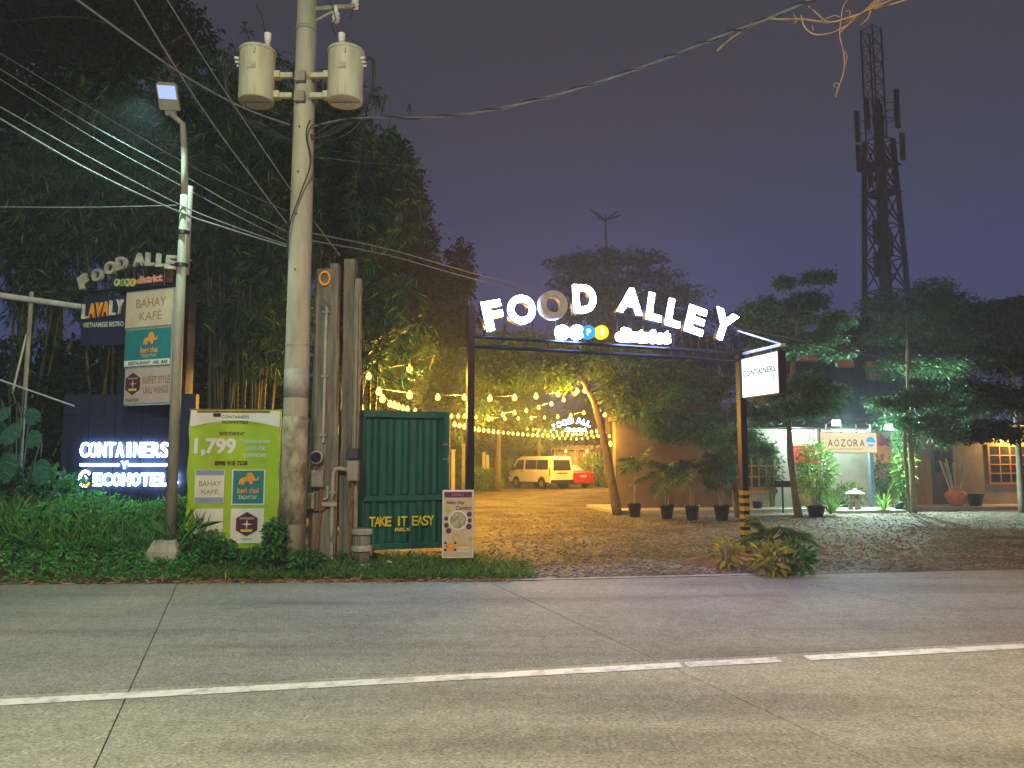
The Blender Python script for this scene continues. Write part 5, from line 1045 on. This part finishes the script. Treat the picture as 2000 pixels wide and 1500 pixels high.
for u, y, rx, h_, lab in ((840, 60, 4, 6, 'far hedge behind the left arch post'), (930, 62, 4, 6.5, 'far hedge behind the pale posts'), (1020, 64, 4, 6, 'far hedge above the parked van'), (1110, 72, 6, 6, 'far hedge behind the pergola'), (1200, 74, 6, 6, 'far hedge behind the leaning tree'), (745, 45, 3.4, 5, 'hedge in the yard behind the gate')):
    b = gb(u, y); o = empty('hedge', b, 0, lab, 'hedge', 'hedges closing the back of the yard'); n_ = 4200; d = unit(rng.normal(size=(n_, 3))); q = np.array([b.x, b.y, h_ * .5]) + d * np.array([rx, 1.2, h_ * .55]) * (rng.random((n_, 1)) ** .4); q[:, 2] = np.maximum(q[:, 2], .05); leaves('foliage', q, d + rng.normal(size=(n_, 3)) * .7, .42, .2, 'l_mid', o, b)
    for k in range(3): MB().tube([(b.x + random.uniform(-.6, .6) * rx, y, 0), (b.x + random.uniform(-.8, .8) * rx, y, h_ * .8)], .05, 5).build('stem', 'bark', o, world=True)
# ---- bamboo
def bamboo(label, u, y, n_c, tips, n_spray, L=.26, lit='l_bamboo'):
    b = gb(u, y); o = empty('bamboo_clump', b, 0, label, 'bamboo', 'bamboo behind the roadside signs'); B, D = [], []; paths = []
    for k in range(n_c):
        tu, tv, ty = tips[k % len(tips)]; tu += random.uniform(-35, 35); tv += random.uniform(-30, 30); t = P(tu, tv, ty + random.uniform(-.6, .6)); s = b + Vector((random.uniform(-.5, .5), random.uniform(-.4, .4), 0))
        apex = s.lerp(t, .6); apex.z = max(apex.z, t.z + .6 + random.random() * .5) if t.z > 2.5 else t.z * .8
        path = smooth([s, s.lerp(apex, .55) + Vector((0, 0, .25 * t.z * .3)), apex, t], 6); paths.append(path); MB().tube(path, [.035 * (1 - .85 * i / (len(path) - 1)) for i in range(len(path))], 6).build('culm', 'culm', o, world=True)
    for _ in range(n_spray):
        path = random.choice(paths); f = random.uniform(.38, 1) ** .8; i = min(len(path) - 1, int(f * (len(path) - 1))); c = np.array(path[i]) + rng.normal(size=3) * np.array([.42, .42, .30]); m = random.randint(6, 10)
        ax = unit(rng.normal(size=(1, 3)) * np.array([1, .8, .3]) + np.array([[0, -.2, -.75]]))[0]
        d = ax + rng.normal(size=(m, 3)) * .38; B.append(np.repeat(c[None], m, 0) + d * .03); D.append(d)
    B, D = np.concatenate(B), np.concatenate(D); k = len(B); leaves('foliage', B, D, L * (.6 + .7 * rng.random(k)), .028 * (.7 + .6 * rng.random(k)), lit, o, b, mid=.35, bend=.18); return o
bamboo('bamboo clump drooping right of the utility pole above the old posts', 650, 15.2, 16, [(720, 420, 14.8), (745, 400, 15.4), (690, 330, 15.6), (640, 280, 15.6), (650, 420, 14.8), (720, 480, 15), (610, 350, 15), (690, 470, 14.5)], 1500)
bamboo('dense bamboo clump directly behind the utility pole and green banner', 470, 15.6, 18, [(400, 260, 15.2), (470, 240, 16), (530, 330, 15), (430, 380, 14.8), (350, 300, 15.4), (500, 430, 14.8), (380, 450, 15), (540, 250, 16), (300, 250, 16)], 1900)
bamboo('bamboo clump arching over the unlit food letters', 250, 15.4, 14, [(240, 250, 14.6), (170, 300, 14.8), (120, 380, 14.6), (220, 420, 14.4), (290, 440, 14.4), (60, 420, 14.4), (320, 380, 15)], 1400)
bamboo('bamboo clump at the left edge beyond the pipe frame', 40, 15.6, 12, [(-20, 420, 15), (40, 380, 15), (110, 450, 14.8), (80, 560, 14.8), (10, 520, 14.8), (150, 620, 15)], 1100)
bamboo('low bamboo behind the green banner, lit amber from the yard', 520, 16, 10, [(480, 600, 15.6), (540, 560, 15.6), (590, 640, 15.6), (460, 700, 15.4), (560, 740, 15.6), (600, 560, 15.8)], 1000)
bamboo('thin bamboo sprays right of the timber posts above the gate', 700, 15.4, 8, [(720, 620, 14.6), (760, 680, 14.6), (790, 690, 14.8), (710, 700, 14.6), (740, 560, 14.8)], 420)
# ---- trees round the yard, lit by the festoon strands
for u, y, r_, lab, n_ in ((760, 29, (680, 600, 850, 860), 'yard tree behind the green gate, amber among the bulbs', 14000), (870, 36, (790, 620, 960, 870), 'yard tree left of the arch post behind the bulbs', 13000), (970, 44, (900, 610, 1060, 880), 'yard tree above the parked van', 13000), (1050, 54, (980, 640, 1120, 880), 'yard tree beside the far glowing sign', 10000), (1150, 66, (1080, 650, 1240, 890), 'yard tree behind the lit pergola', 9000), (700, 24, (640, 640, 760, 900), 'yard tree hidden behind the timber posts', 9000)):
    b = gb(u, y); tree('yard_tree', lab, b, [b, P(u + 4, 800, y), P(u - 3, (r_[1] + r_[3]) / 2, y)], .2, blob(*r_, y, 16, 52, 40, 2), n_, .26, .085, 'l_mid', group='trees around the yard')
b = G(1206, 1006); lt = tree('leaning_tree', 'slanting tree at the corner of the brown building wound with bulbs', b, [b, P(1188, 900, 24), P(1168, 810, 24), P(1152, 768, 24.2), P(1120, 720, 24.5), P(1060, 690, 25)], .15,
    px_clumps([(960, 690, 25, 45, 30), (1010, 680, 25, 55, 32), (1060, 690, 25, 55, 30), (1110, 690, 25, 55, 34), (1160, 700, 25, 55, 34), (1210, 715, 25.5, 55, 36), (1255, 735, 25.5, 50, 34), (1030, 730, 24.5, 55, 26), (1090, 735, 24.5, 50, 24), (980, 735, 25, 40, 22), (1200, 770, 25, 45, 26), (1290, 775, 25, 50, 24), (1250, 800, 24.6, 50, 22), (945, 720, 25, 25, 25), (1320, 735, 26, 55, 30), (1380, 750, 26, 50, 26)]), 34000, .17, .06, 'l_mid', 'bark')
# ---- layered umbrella trees
def umbrella(label, base, trunk, r0, tiers, n, L, Wd, mat='l_umbrella', bark='bark'):
    tiers = [(u + random.uniform(-10, 10), v + random.uniform(-6, 6), y + random.uniform(-.9, .9), ru * random.uniform(.7, 1.05), rv * random.uniform(1.1, 1.7)) for u, v, y, ru, rv in tiers]
    return tree('umbrella_tree', label, base, trunk, r0, px_clumps(tiers), n, L, Wd, mat, bark, 'layered umbrella trees', flat=True)
b = gb(1190, 50); umbrella('far layered tree rising right behind the glowing arch letters', b, [b, P(1190, 700, 50), P(1190, 520, 50)], .35, [(1110, 520, 50, 55, 14), (1180, 500, 50, 70, 12), (1250, 505, 50, 60, 13), (1160, 545, 50, 90, 14), (1270, 545, 50, 70, 14), (1090, 555, 50, 40, 14), (1200, 580, 50, 110, 18), (1310, 580, 50, 70, 14), (1150, 620, 50, 100, 20), (1260, 630, 50, 110, 20), (1350, 620, 50, 60, 18), (1230, 680, 50, 130, 25), (1380, 680, 50, 70, 25)], 22000, .26, .12)
b = G(1560, 1012); umbrella('layered tree in front of the restaurant door, right of the light box', b, [b, P(1545, 900, 22.6), P(1541, 800, 22.6), P(1550, 700, 22.8), P(1560, 600, 23)], .115, [(1590, 542, 23, 40, 8), (1530, 555, 23, 32, 8), (1490, 595, 23, 55, 12), (1570, 590, 23, 60, 14), (1630, 630, 22.8, 50, 12), (1530, 630, 22.8, 80, 14), (1460, 620, 23, 45, 11), (1600, 670, 22.6, 75, 12), (1520, 680, 22.6, 70, 14), (1580, 745, 22.4, 60, 12), (1530, 770, 22.2, 50, 14), (1620, 770, 22.4, 60, 13), (1570, 800, 22, 80, 14), (1500, 810, 22.2, 50, 12), (1640, 690, 22.8, 40, 10)], 24000, .13, .055)
b = G(1443, 1010); umbrella('thin tree before the lattice window of the restaurant', b, [b, P(1434, 930, 22.8), P(1424, 860, 22.8), P(1420, 780, 23)], .11, [(1410, 810, 23, 60, 14), (1360, 825, 23, 60, 12), (1300, 815, 23.2, 55, 11), (1440, 850, 22.6, 45, 13), (1390, 860, 22.8, 45, 14), (1410, 895, 22.4, 34, 20), (1405, 935, 22.4, 30, 18), (1270, 835, 23.2, 40, 10), (1340, 780, 23.2, 60, 12), (1320, 850, 23, 60, 12), (1480, 880, 22.4, 26, 14), (1470, 800, 22.8, 40, 14)], 15000, .12, .05)
b = G(1786, 1002); t_ = umbrella('twin-stemmed layered tree right of the cream board', b, [b, P(1780, 900, 23.6), P(1774, 800, 23.6), P(1772, 690, 23.8), P(1770, 620, 24)], .095, [(1730, 590, 26, 60, 20), (1810, 570, 26, 50, 18), (1830, 610, 26, 70, 20), (1780, 640, 25, 90, 18), (1720, 660, 25, 60, 16), (1850, 660, 25, 80, 16), (1760, 720, 24, 70, 14), (1840, 720, 24, 80, 14), (1800, 780, 23.5, 80, 14), (1740, 790, 23.5, 50, 12), (1870, 790, 23.5, 60, 14), (1790, 830, 23.2, 70, 14), (1850, 845, 23.2, 60, 12), (1770, 860, 23, 34, 18)], 24000, .13, .055, bark='palebark')
MB().tube(smooth([G(1776, 1000), P(1771, 930, 23.5), P(1766, 860, 23.5), P(1772, 760, 23.8)], 4), .05, 7).build('second_stem', 'palebark', t_, world=True)
b = gb(1990, 25); umbrella('layered tree leaning in over the right edge', b, [b, P(1985, 820, 25), P(1975, 700, 25), P(1960, 620, 25)], .11, [(1930, 600, 25, 60, 18), (1985, 590, 25, 50, 18), (1900, 640, 25, 50, 16), (1970, 650, 25, 70, 18), (1920, 700, 24.5, 70, 18), (2000, 710, 24.5, 70, 20), (1900, 760, 24, 70, 16), (1970, 780, 24, 80, 18), (1930, 830, 23.5, 60, 12), (1900, 850, 23.5, 60, 10), (1985, 850, 23.5, 40, 10)], 20000, .14, .06, 'l_dark')
for u, y, r_, lab in ((1480, 42, (1400, 600, 1580, 790), 'dark background tree behind the light box'), (1660, 40, (1570, 610, 1760, 760), 'dark background tree under the cell tower'), (1850, 44, (1740, 560, 1960, 760), 'dark background tree right of the cell tower'), (2000, 40, (1920, 580, 2120, 780), 'dark background tree at the right margin'), (1330, 46, (1260, 640, 1420, 800), 'dark background tree above the brown building')):
    b = gb(u, y); tree('background_tree', lab, b, [b, P(u, 800, y), P(u, (r_[1] + r_[3]) / 2, y)], .25, blob(*r_, y, 15, 55, 34, 2), 8000, .28, .11, 'l_dark', group='dark trees behind the buildings')
# ---- shrubs in the yard
def shrub(name, label, c, r, n, L, Wd, mat, group=None, cat='shrub'):
    o = empty(name, (c[0], c[1], 0), 0, label, cat, group); k = 5
    for i in range(k): a = i * 1.26; MB().tube([(c[0] + .05 * math.cos(a), c[1] + .05 * math.sin(a), 0), (c[0] + r[0] * .5 * math.cos(a), c[1] + r[1] * .5 * math.sin(a), c[2] + r[2] * .3)], [.02, .008], 5).build('stem', 'bark', o, world=True)
    d = unit(rng.normal(size=(n, 3))); b_ = np.array(c) + d * np.array(r) * (.45 + .6 * rng.random((n, 1))); b_[:, 2] = np.maximum(b_[:, 2], .03); dd = d + rng.normal(size=(n, 3)) * .6
    leaves('foliage', b_, dd, L * (.6 + .8 * rng.random(n)), Wd * (.6 + .8 * rng.random(n)), mat, o, (c[0], c[1], 0)); return o
for u, v, w_, h_, lab, n_ in ((745, 950, 60, 75, 'amber-lit shrub peeping beside the green gate', 900), (905, 948, 55, 60, 'shrub right behind the left arch post', 900), (950, 958, 50, 40, 'low shrub left of the parked van', 1000), (985, 952, 36, 50, 'shrub touching the nose of the parked van', 700), (925, 905, 60, 40, 'bright shrub by the pale posts', 900)):
    p = G(u, min(v, 958)) if v > 940 else gb(u, 50); s_ = p.y / 1511; shrub('yard_shrub', lab, (p.x, p.y, h_ * s_ * .45), (w_ * s_ * .6, .9, h_ * s_ * .55), n_, .3, .08, 'l_bright' if 'bright' in lab or 'low' in lab else 'l_mid', 'shrubs along the yard')
for k, (u, y, v1, lab) in enumerate(((885, 40, 880, 'pale post behind the arch post'), (905, 46, 868, 'tallest pale post behind the arch post'), (945, 46, 885, 'pale post among the shrubs left of the van'), (952, 46, 890, 'slim pale post nearest the van'))):
    b = gb(u, y); o = empty('yard_post', b, 0, lab, 'post', 'pale posts at the yard side'); MB().box(-.09, .09, -.09, .09, 0, P(u, v1, y).z).build('shaft', 'palewall', o, bevel=.01); MB().box(-.12, .12, -.12, .12, P(u, v1, y).z, P(u, v1, y).z + .05).build('cap', 'palewall', o)
p = gb(1168, 52); shrub('yard_shrub', 'bright shrub right of the red car', (p.x, 52, 1), (1.6, 1, 1.1), 900, .4, .09, 'l_bright', 'shrubs along the yard')

# ---- palms and potted plants
def frond(base, d, L, nl, lw, mat, parent, droop=.55, name='frond'):
    d = np.array(d, dtype=float); d /= np.linalg.norm(d); side = np.cross(d, [0, 0, 1]); side /= np.linalg.norm(side) + 1e-6
    t = np.linspace(0, 1, 12)[:, None]; path = np.array(base) + d * t * L - np.array([0, 0, 1]) * (t ** 2.2) * L * droop
    tt = np.linspace(.18, 1, nl); B, D, LL = [], [], []
    for q in tt:
        c = np.array([np.interp(q, t[:, 0], path[:, i]) for i in range(3)]); tg = d - np.array([0, 0, 1]) * 2.2 * q ** 1.2 * droop
        for s_ in (1, -1): B.append(c); D.append(side * s_ + tg * .75 + np.array([0, 0, -.25 + random.uniform(-.15, .15)])); LL.append(L * .42 * math.sin(math.pi * min(1, .18 + q * .74)) + .04)
    o = leaves(name, B, D, np.array(LL), lw, mat, parent, wl(parent), mid=.4, bend=.2)
    me = o.data; return o
def rachis(parent, base, d, L, droop, r=.008):
    d = Vector(d).normalized(); MB().tube([Vector(base) + d * (t * L) - Vector((0, 0, 1)) * (t ** 2.2 * L * droop) for t in (0, .25, .5, .75, 1)], [r, r * .9, r * .7, r * .5, r * .3], 4).build('frond_stalk', 'culm', parent, world=True)
def palm(label, pos, h, n, L, mat='l_palm', name='potted_palm', group='potted palms along the brown wall', lean=(.05, -.02), lw=.03, spread=.9, stems=1, nl=18, zb=0):
    o = empty(name, pos, 0, label, 'palm', group); pos = Vector(pos)
    for s_ in range(stems):
        a = s_ * 2.4; top = pos + Vector((lean[0] + .10 * math.cos(a) * (stems > 1), lean[1] + .1 * math.sin(a) * (stems > 1), h * (1 - .12 * s_))); MB().tube([pos + Vector((.04 * math.cos(a) * (stems > 1), .04 * math.sin(a) * (stems > 1), zb)), pos.lerp(top, .5), top], [.035, .03, .022], 6).build('stem', 'palebark', o, world=True)
        for k in range(n):
            az = 2.4 * k + s_ + random.uniform(-.3, .3); el = random.uniform(.25, 1.25) * spread; d = (math.cos(az), math.sin(az), math.tan(el) if el < 1.3 else 3); l_ = L * random.uniform(.75, 1.15); dr = random.uniform(.35, .75)
            rachis(o, top, d, l_, dr); frond(top, d, l_, nl, lw, mat, o, dr)
    return o
for u, v, h_, lab, st_, n_ in ((1240, 1010, 1.0, 'single palm in the leftmost pot against the brown wall', 1, 7), (1303, 1014, .75, 'spreading palm in the second pot from the leaning tree', 2, 5), (1352, 1016, .9, 'bushy palm in the third pot from the leaning tree', 2, 5)):
    g_ = G(u, v); pt_ = pot(u, v, .42, .42, 'black pot under the ' + lab.split(' in the ')[0] + (', leftmost of the row' if u < 1250 else ' second from the leaning tree' if u < 1310 else ' third from the leaning tree')); palm(lab, (g_.x, g_.y, .36), h_ * 1.15, n_ + 1, 1.05, stems=st_, spread=1.1, nl=24)
g_ = G(1410, 1017); pot(1410, 1017, .46, .44, 'black pot of thin canes before the lattice window')
o = empty('potted_canes', (g_.x, g_.y, .38), 0, 'bushy green canes in the pot before the lattice window', 'potted plant')
for k in range(7): a = k * .9; MB().tube([(g_.x + .05 * math.cos(a), g_.y + .05 * math.sin(a), .36), (g_.x + .13 * math.cos(a), g_.y + .1 * math.sin(a), 1.3)], .014, 5).build('cane', 'palebark', o, world=True)
n_ = 900; d = unit(rng.normal(size=(n_, 3))); leaves('foliage', np.array([g_.x, g_.y, 1.55]) + d * np.array([.42, .4, .6]) * (.4 + .6 * rng.random((n_, 1))), d + rng.normal(size=(n_, 3)) * .5 + np.array([0, 0, -.4]), .2, .035, 'l_umbrella', o, (g_.x, g_.y, .38))
for u, v, w_, lab in ((1480, 1000, .34, 'dark pot behind the striped post'), (1538, 985, .28, 'small dark pot beside the menu stand'), (1757, 1001, .30, 'small black pot below the twin-stemmed tree')): pot(u, v, w_, .34, lab, group='odd pots by the restaurant')
pot(0, 0, .55, .40, 'wide dark pot right of the terracotta jar', pos=fwd(1905, 975, .5), group='odd pots by the restaurant')
g_ = G(1594, 1010); pot(1594, 1010, .55, .34, 'wide black trough pot before the wooden door', group='odd pots by the restaurant')
def spiky(label, pos, n, L, mat, group, w_=.06):
    o = empty('spiky_plant', pos, 0, label, 'plant', group)
    for k in range(n):
        az = k * 2.4; el = random.uniform(.5, 1.4); d = np.array([math.cos(az) * math.cos(el), math.sin(az) * math.cos(el), math.sin(el)]); l_ = L * random.uniform(.7, 1.1); t = np.linspace(0, 1, 6); s_ = np.cross(d, [0, 0, 1]); s_ /= np.linalg.norm(s_) + 1e-6
        c = np.outer(t, d) * l_ - np.outer(t ** 2.5, [0, 0, 1]) * l_ * .45 * math.cos(el); wd = w_ * np.sin(np.pi * (.15 + .83 * t)) * .5; v_ = np.concatenate([c + s_ * wd[:, None], c - s_ * wd[:, None]])
        npmesh('leaf', v_, [(i, i + 1, 7 + i, 6 + i) for i in range(5)], mat, o)
    return o
g_ = G(1622, 1008); spiky('tall bright spiky plant left of the stone lantern', (g_.x, g_.y, .05), 30, 1.0, 'l_bright', 'spiky plants by the entrance step')
g_ = G(1727, 1002); spiky('arching bright spiky plant right of the stone lantern', (g_.x, g_.y, .05), 28, .85, 'l_bright', 'spiky plants by the entrance step')
g_ = G(1606, 1008); o = shrub('leafy_plant', 'tall yellow-green leafy plant growing by the wooden door', (g_.x + .05, g_.y + .5, 1.35), (.55, .45, .95), 900, .22, .05, 'l_bright', 'leafy plants by the restaurant')
g_ = G(1768, 998); shrub('leafy_plant', 'climbing leafy plant on the twin-stemmed tree', (g_.x - .05, g_.y - .1, 1.3), (.32, .3, 1.25), 700, .24, .08, 'l_bright', 'leafy plants by the restaurant')
p = fwd(1655, 985, .5); shrub('leafy_plant', 'low leafy plant behind the stone lantern', (p.x, p.y, .5), (.55, .3, .4), 350, .18, .06, 'l_bright', 'leafy plants by the restaurant')
p = fwd(1725, 935, .6); shrub('leafy_plant', 'dark leafy plant beside the blue-grey column', (p.x, p.y, 1.1), (.3, .3, .7), 350, .2, .06, 'l_umbrella', 'leafy plants by the restaurant')
g_ = G(1527, 1000); shrub('leafy_plant', 'pale slender plant behind the menu stand', (g_.x, g_.y + .9, 1.5), (.35, .3, .9), 420, .16, .05, 'l_umbrella', 'leafy plants by the restaurant')
# ---- planted island at the striped post
ic = G(1475, 1110); ic.y += .5
nr, na = 8, 28; vs = [(ic.x, ic.y, .16)]; fs_ = []
for i in range(1, nr + 1):
    for k in range(na): a = 6.283 * k / na; q = i / nr; rr = q * (1 + .10 * math.sin(a * 3) + .06 * math.sin(a * 7)); vs.append((ic.x + rr * 1.0 * math.cos(a), ic.y + rr * .75 * math.sin(a), .16 * (1 - q ** 2) + .02 * math.sin(k * 2.3 + i) * (1 - q) - .004))
for k in range(na): fs_.append((0, 1 + k, 1 + (k + 1) % na))
for i in range(nr - 1):
    for k in range(na): a_, b_ = 1 + i * na + k, 1 + i * na + (k + 1) % na; fs_.append((a_, a_ + na, b_ + na)); fs_.append((a_, b_ + na, b_))
mi = npmesh('planting_mound', vs, fs_, pm('red_soil', (.17, .085, .045), (.09, .045, .025), 4, .95, .5)); tag(mi, 'low reddish soil mound round the striped arch post', 'mound')
palm('low feathery palm on the soil mound beside the striped post', (ic.x + .42, ic.y + .15, .10), .26, 10, .75, name='island_palm', group=None, lw=.016, spread=.95, nl=24)
def croton(label, u, v, r, n, mat='l_yellow'):
    g_ = G(u, v, .1); shrub('croton_shrub', label, (g_.x, g_.y + .2, .22), (r, r * .8, .19), n, .16, .055, mat, 'small shrubs on the soil mound')
croton('yellow variegated shrub left of the striped post', 1428, 1100, .2, 100); croton('yellow shrub on the right of the soil mound', 1520, 1072, .2, 100); croton('pale-leaved shrub at the front right of the soil mound', 1520, 1115, .26, 130); croton('dark green shrub at the right end of the soil mound', 1555, 1112, .3, 200, 'l_ivy')
# ---- roadside verge
def gcover(name, label, cat, pts, dirs, L, Wd, mat, bend=.15, mid=.45): return tag(leaves(name, pts, dirs, L, Wd, mat, bend=bend, mid=mid), label, cat, kind='stuff')
n = 34000; xx = -13 + rng.random(n) * 8.6; t = rng.random(n) ** .8; y0 = 10.75 + .04 * xx; yy = y0 + t * 2.6
prof = np.minimum(1, t * 2.4) * (.42 + .2 * np.sin(xx * 1.7) + .12 * np.sin(xx * 4.3 + 1)); base_z = np.array([max(0, vz(a_, b_)) for a_, b_ in zip(xx, yy)]); zz2 = base_z + prof * (.35 + .65 * rng.random(n)) + .03
gcover('leafy_weeds', 'thick leafy weeds along the road below the hotel lettering', 'weeds', np.stack([xx, yy, zz2], 1), rng.normal(size=(n, 3)) + np.array([0, -.5, .25]), .075 * (.5 + 1.0 * rng.random(n)), .034, 'l_weed')
n = 3200; xx = -12.5 + rng.random(n) * 8; t = rng.random(n); yy = 11.2 + .04 * xx + t * 2; zz2 = np.array([max(0, vz(a_, b_)) for a_, b_ in zip(xx, yy)]) + .3
gcover('tall_grass', 'tall grass blades sticking out of the weeds', 'grass', np.stack([xx, yy, zz2], 1), rng.normal(size=(n, 3)) * .35 + np.array([0, 0, 1]), .2 + .42 * rng.random(n) ** 1.5, .013, 'l_tall', .25)
n = 9000; xx = -4.6 + rng.random(n) * 4.9; yy = 10.85 + .04 * xx + rng.random(n) ** 1.6 * 1.6; keep = rng.random(n) < np.where(xx > -.5, .5, .8); xx, yy = xx[keep], yy[keep]; n = len(xx); zz2 = np.array([max(0, vz(a_, b_)) for a_, b_ in zip(xx, yy)])
gcover('roadside_grass', 'short grass in front of the banner, posts and green gate', 'grass', np.stack([xx, yy, zz2], 1), rng.normal(size=(n, 3)) * .6 + np.array([0, -.1, 1]), .08 + .14 * rng.random(n), .012, 'l_grass', .25)
n = 1600; xx = -9 + rng.random(n) * 9; yy = 10.72 + .04 * xx + rng.normal(size=n) * .09 + .06; zz2 = np.array([max(0, vz(a_, b_)) for a_, b_ in zip(xx, yy)]) + .015
M['l_dead'] = leafmat('dead_leaf_litter', (.20, .11, .04), (.42, .27, .10), (.5, .42, .25)); gcover('leaf_litter', 'dry brown leaf litter along the road edge', 'leaf litter', np.stack([xx, yy, zz2], 1), rng.normal(size=(n, 3)) * np.array([1, 1, .12]), .06 + .14 * rng.random(n) ** 2, .022, 'l_dead', .0)
def ivy(label, u, v, ru, rv, y, n):
    c = P(u, v, y); s_ = y / 1511; o = empty('ivy_bush', (c.x, c.y, 0), 0, label, 'ivy', 'ivy bushes at the foot of the poles'); d = unit(rng.normal(size=(n, 3))); b_ = np.array(c) + d * np.array([ru * s_, .22, rv * s_]) * (.5 + .5 * rng.random((n, 1))); b_[:, 2] = np.maximum(b_[:, 2], .02)
    leaves('foliage', b_, d * .5 + rng.normal(size=(n, 3)) * .5 + np.array([0, -.3, -.4]), .085 * (.6 + .8 * rng.random(n)), .06, 'l_ivy', o, (c.x, c.y, 0))
    for k in range(4): MB().tube([(c.x + random.uniform(-.1, .1), c.y, 0), (c.x + random.uniform(-.6, .6) * ru * s_, c.y, c.z + random.uniform(-.2, .6) * rv * s_)], .008, 4).build('stem', 'bark', o, world=True)
ivy('ivy climbing the left foot of the utility pole', 538, 1052, 22, 42, 11.1, 420); ivy('ivy bush between the utility pole and the old posts', 598, 1105, 42, 34, 11.1, 620); ivy('ivy bush below the left half of the banner', 420, 1078, 46, 32, 11.3, 620); ivy('ivy bush right beside the lamp footing', 372, 1072, 26, 38, 11.4, 420); ivy('ivy sprig below the right corner of the banner', 505, 1090, 34, 22, 11.2, 360)
# ---- monstera, each leaf cut
mo = empty('monstera', gb(40, 12.9), 0, 'large split-leaf plant hanging at the left edge', 'plant')
def monstera_leaf(u, v, L, rot, tilt):
    c = P(u, v, 12.7 + random.uniform(-.2, .2)); n_ = 9; M_ = MB(); ax = Vector((math.sin(rot), -tilt, -math.cos(rot))).normalized(); sd = ax.cross(Vector((0, -1, .2))).normalized(); nn = sd.cross(ax)
    for s_ in (1, -1):
        for i in range(n_):
            t0, t1 = i / n_, (i + .74) / n_; f = lambda t: L * .40 * math.sin(math.pi * min(1, .16 + t * .8)) ** .8
            a0, a1 = c + ax * (t0 * L), c + ax * (t1 * L); w0_, w1_ = f(t0), f(t1); dn = ax * (L * .14)
            M_.add([a0, a0 + sd * s_ * w0_ + dn - nn * w0_ * .2, a1 + sd * s_ * w1_ * .92 + dn * 1.05 - nn * w1_ * .2, a1], [(0, 1, 2, 3)])
    M_.tube([c - ax * .1, c + ax * L * .98], [.008, .003], 4); M_.build('leaf', 'l_monstera', mo, world=True); MB().tube(smooth([Vector((mo.location.x, 12.9, .5)), c + Vector((-.1, .1, .25)), c - ax * .1], 4), .012, 5).build('leaf_stalk', 'culm', mo, world=True)
for u, v, L, rt, tl_ in ((18, 880, .5, .0, .3), (80, 895, .42, .25, .3), (35, 825, .4, -.3, .5), (60, 840, .36, .6, .5), (5, 820, .4, -.2, .4), (50, 800, .34, .9, .3), (-15, 870, .45, -.1, .3), (20, 795, .3, -.6, .6)): monstera_leaf(u, v, L, rt, tl_)
shrub('dark_shrub', 'dark leafy shrub under the split-leaf plant', (P(60, 960, 13.1).x, 13.1, .95), (1.1, .5, .6), 1500, .12, .07, 'l_ivy'); shrub('dark_shrub', 'dark thicket behind the pipe frame at the left edge', (P(40, 760, 15).x, 15, 1.9), (2.0, .8, 2.0), 3500, .16, .07, 'l_dark')
n = 230; yy = 11.2 + 12 * rng.random(n); xx = -.4 + rng.random(n) * (yy * .62); ok = yy > 11 + .16 * xx; xx, yy = xx[ok], yy[ok]; n = len(xx)
gcover('fallen_leaves', 'scattered dry leaves on the gravel yard', 'leaf litter', np.stack([xx, yy, np.full(n, .025)], 1), rng.normal(size=(n, 3)) * np.array([1, 1, .1]), .07 + .12 * rng.random(n) ** 2, .04, 'l_dead', .0)
# small litter
for u, v, lab in ((722, 1098, 'scrap of white paper in the grass by the bollard'), (438, 1122, 'scrap of pale litter before the banner'), (760, 1118, 'crumpled paper in the grass below the gate')):
    c = G(u, v); c.z = max(0, vz(c.x, c.y)) + .03; vs = [(random.uniform(-.06, .06), random.uniform(-.04, .04), random.uniform(0, .05)) for _ in range(6)]; o = MB().add(vs, [(0, 1, 2), (1, 2, 3), (2, 3, 4), (3, 4, 5), (0, 4, 5), (0, 2, 5)]).build('paper_scrap', 'white'); o.location = c; tag(o, lab, 'litter', 'scraps of litter on the verge')
# ================================================================== NIGHT HAZE
hm, ht, ho = newmat('night_haze'); pv = ht.nodes.new('ShaderNodeVolumePrincipled'); pv.inputs['Color'].default_value = (.74, .83, 1.0, 1); pv.inputs['Density'].default_value = .0022; pv.inputs['Anisotropy'].default_value = .25
ht.links.new(pv.outputs[0], ho.inputs['Volume'])
hz = MB().box(-120, 120, -14, 110, -1.1, 54).build('haze', hm); tag(hz, 'thin night haze hanging over the road and yard', 'haze', kind='stuff')
S.cycles.volume_step_rate = 4; S.cycles.volume_max_steps = 64
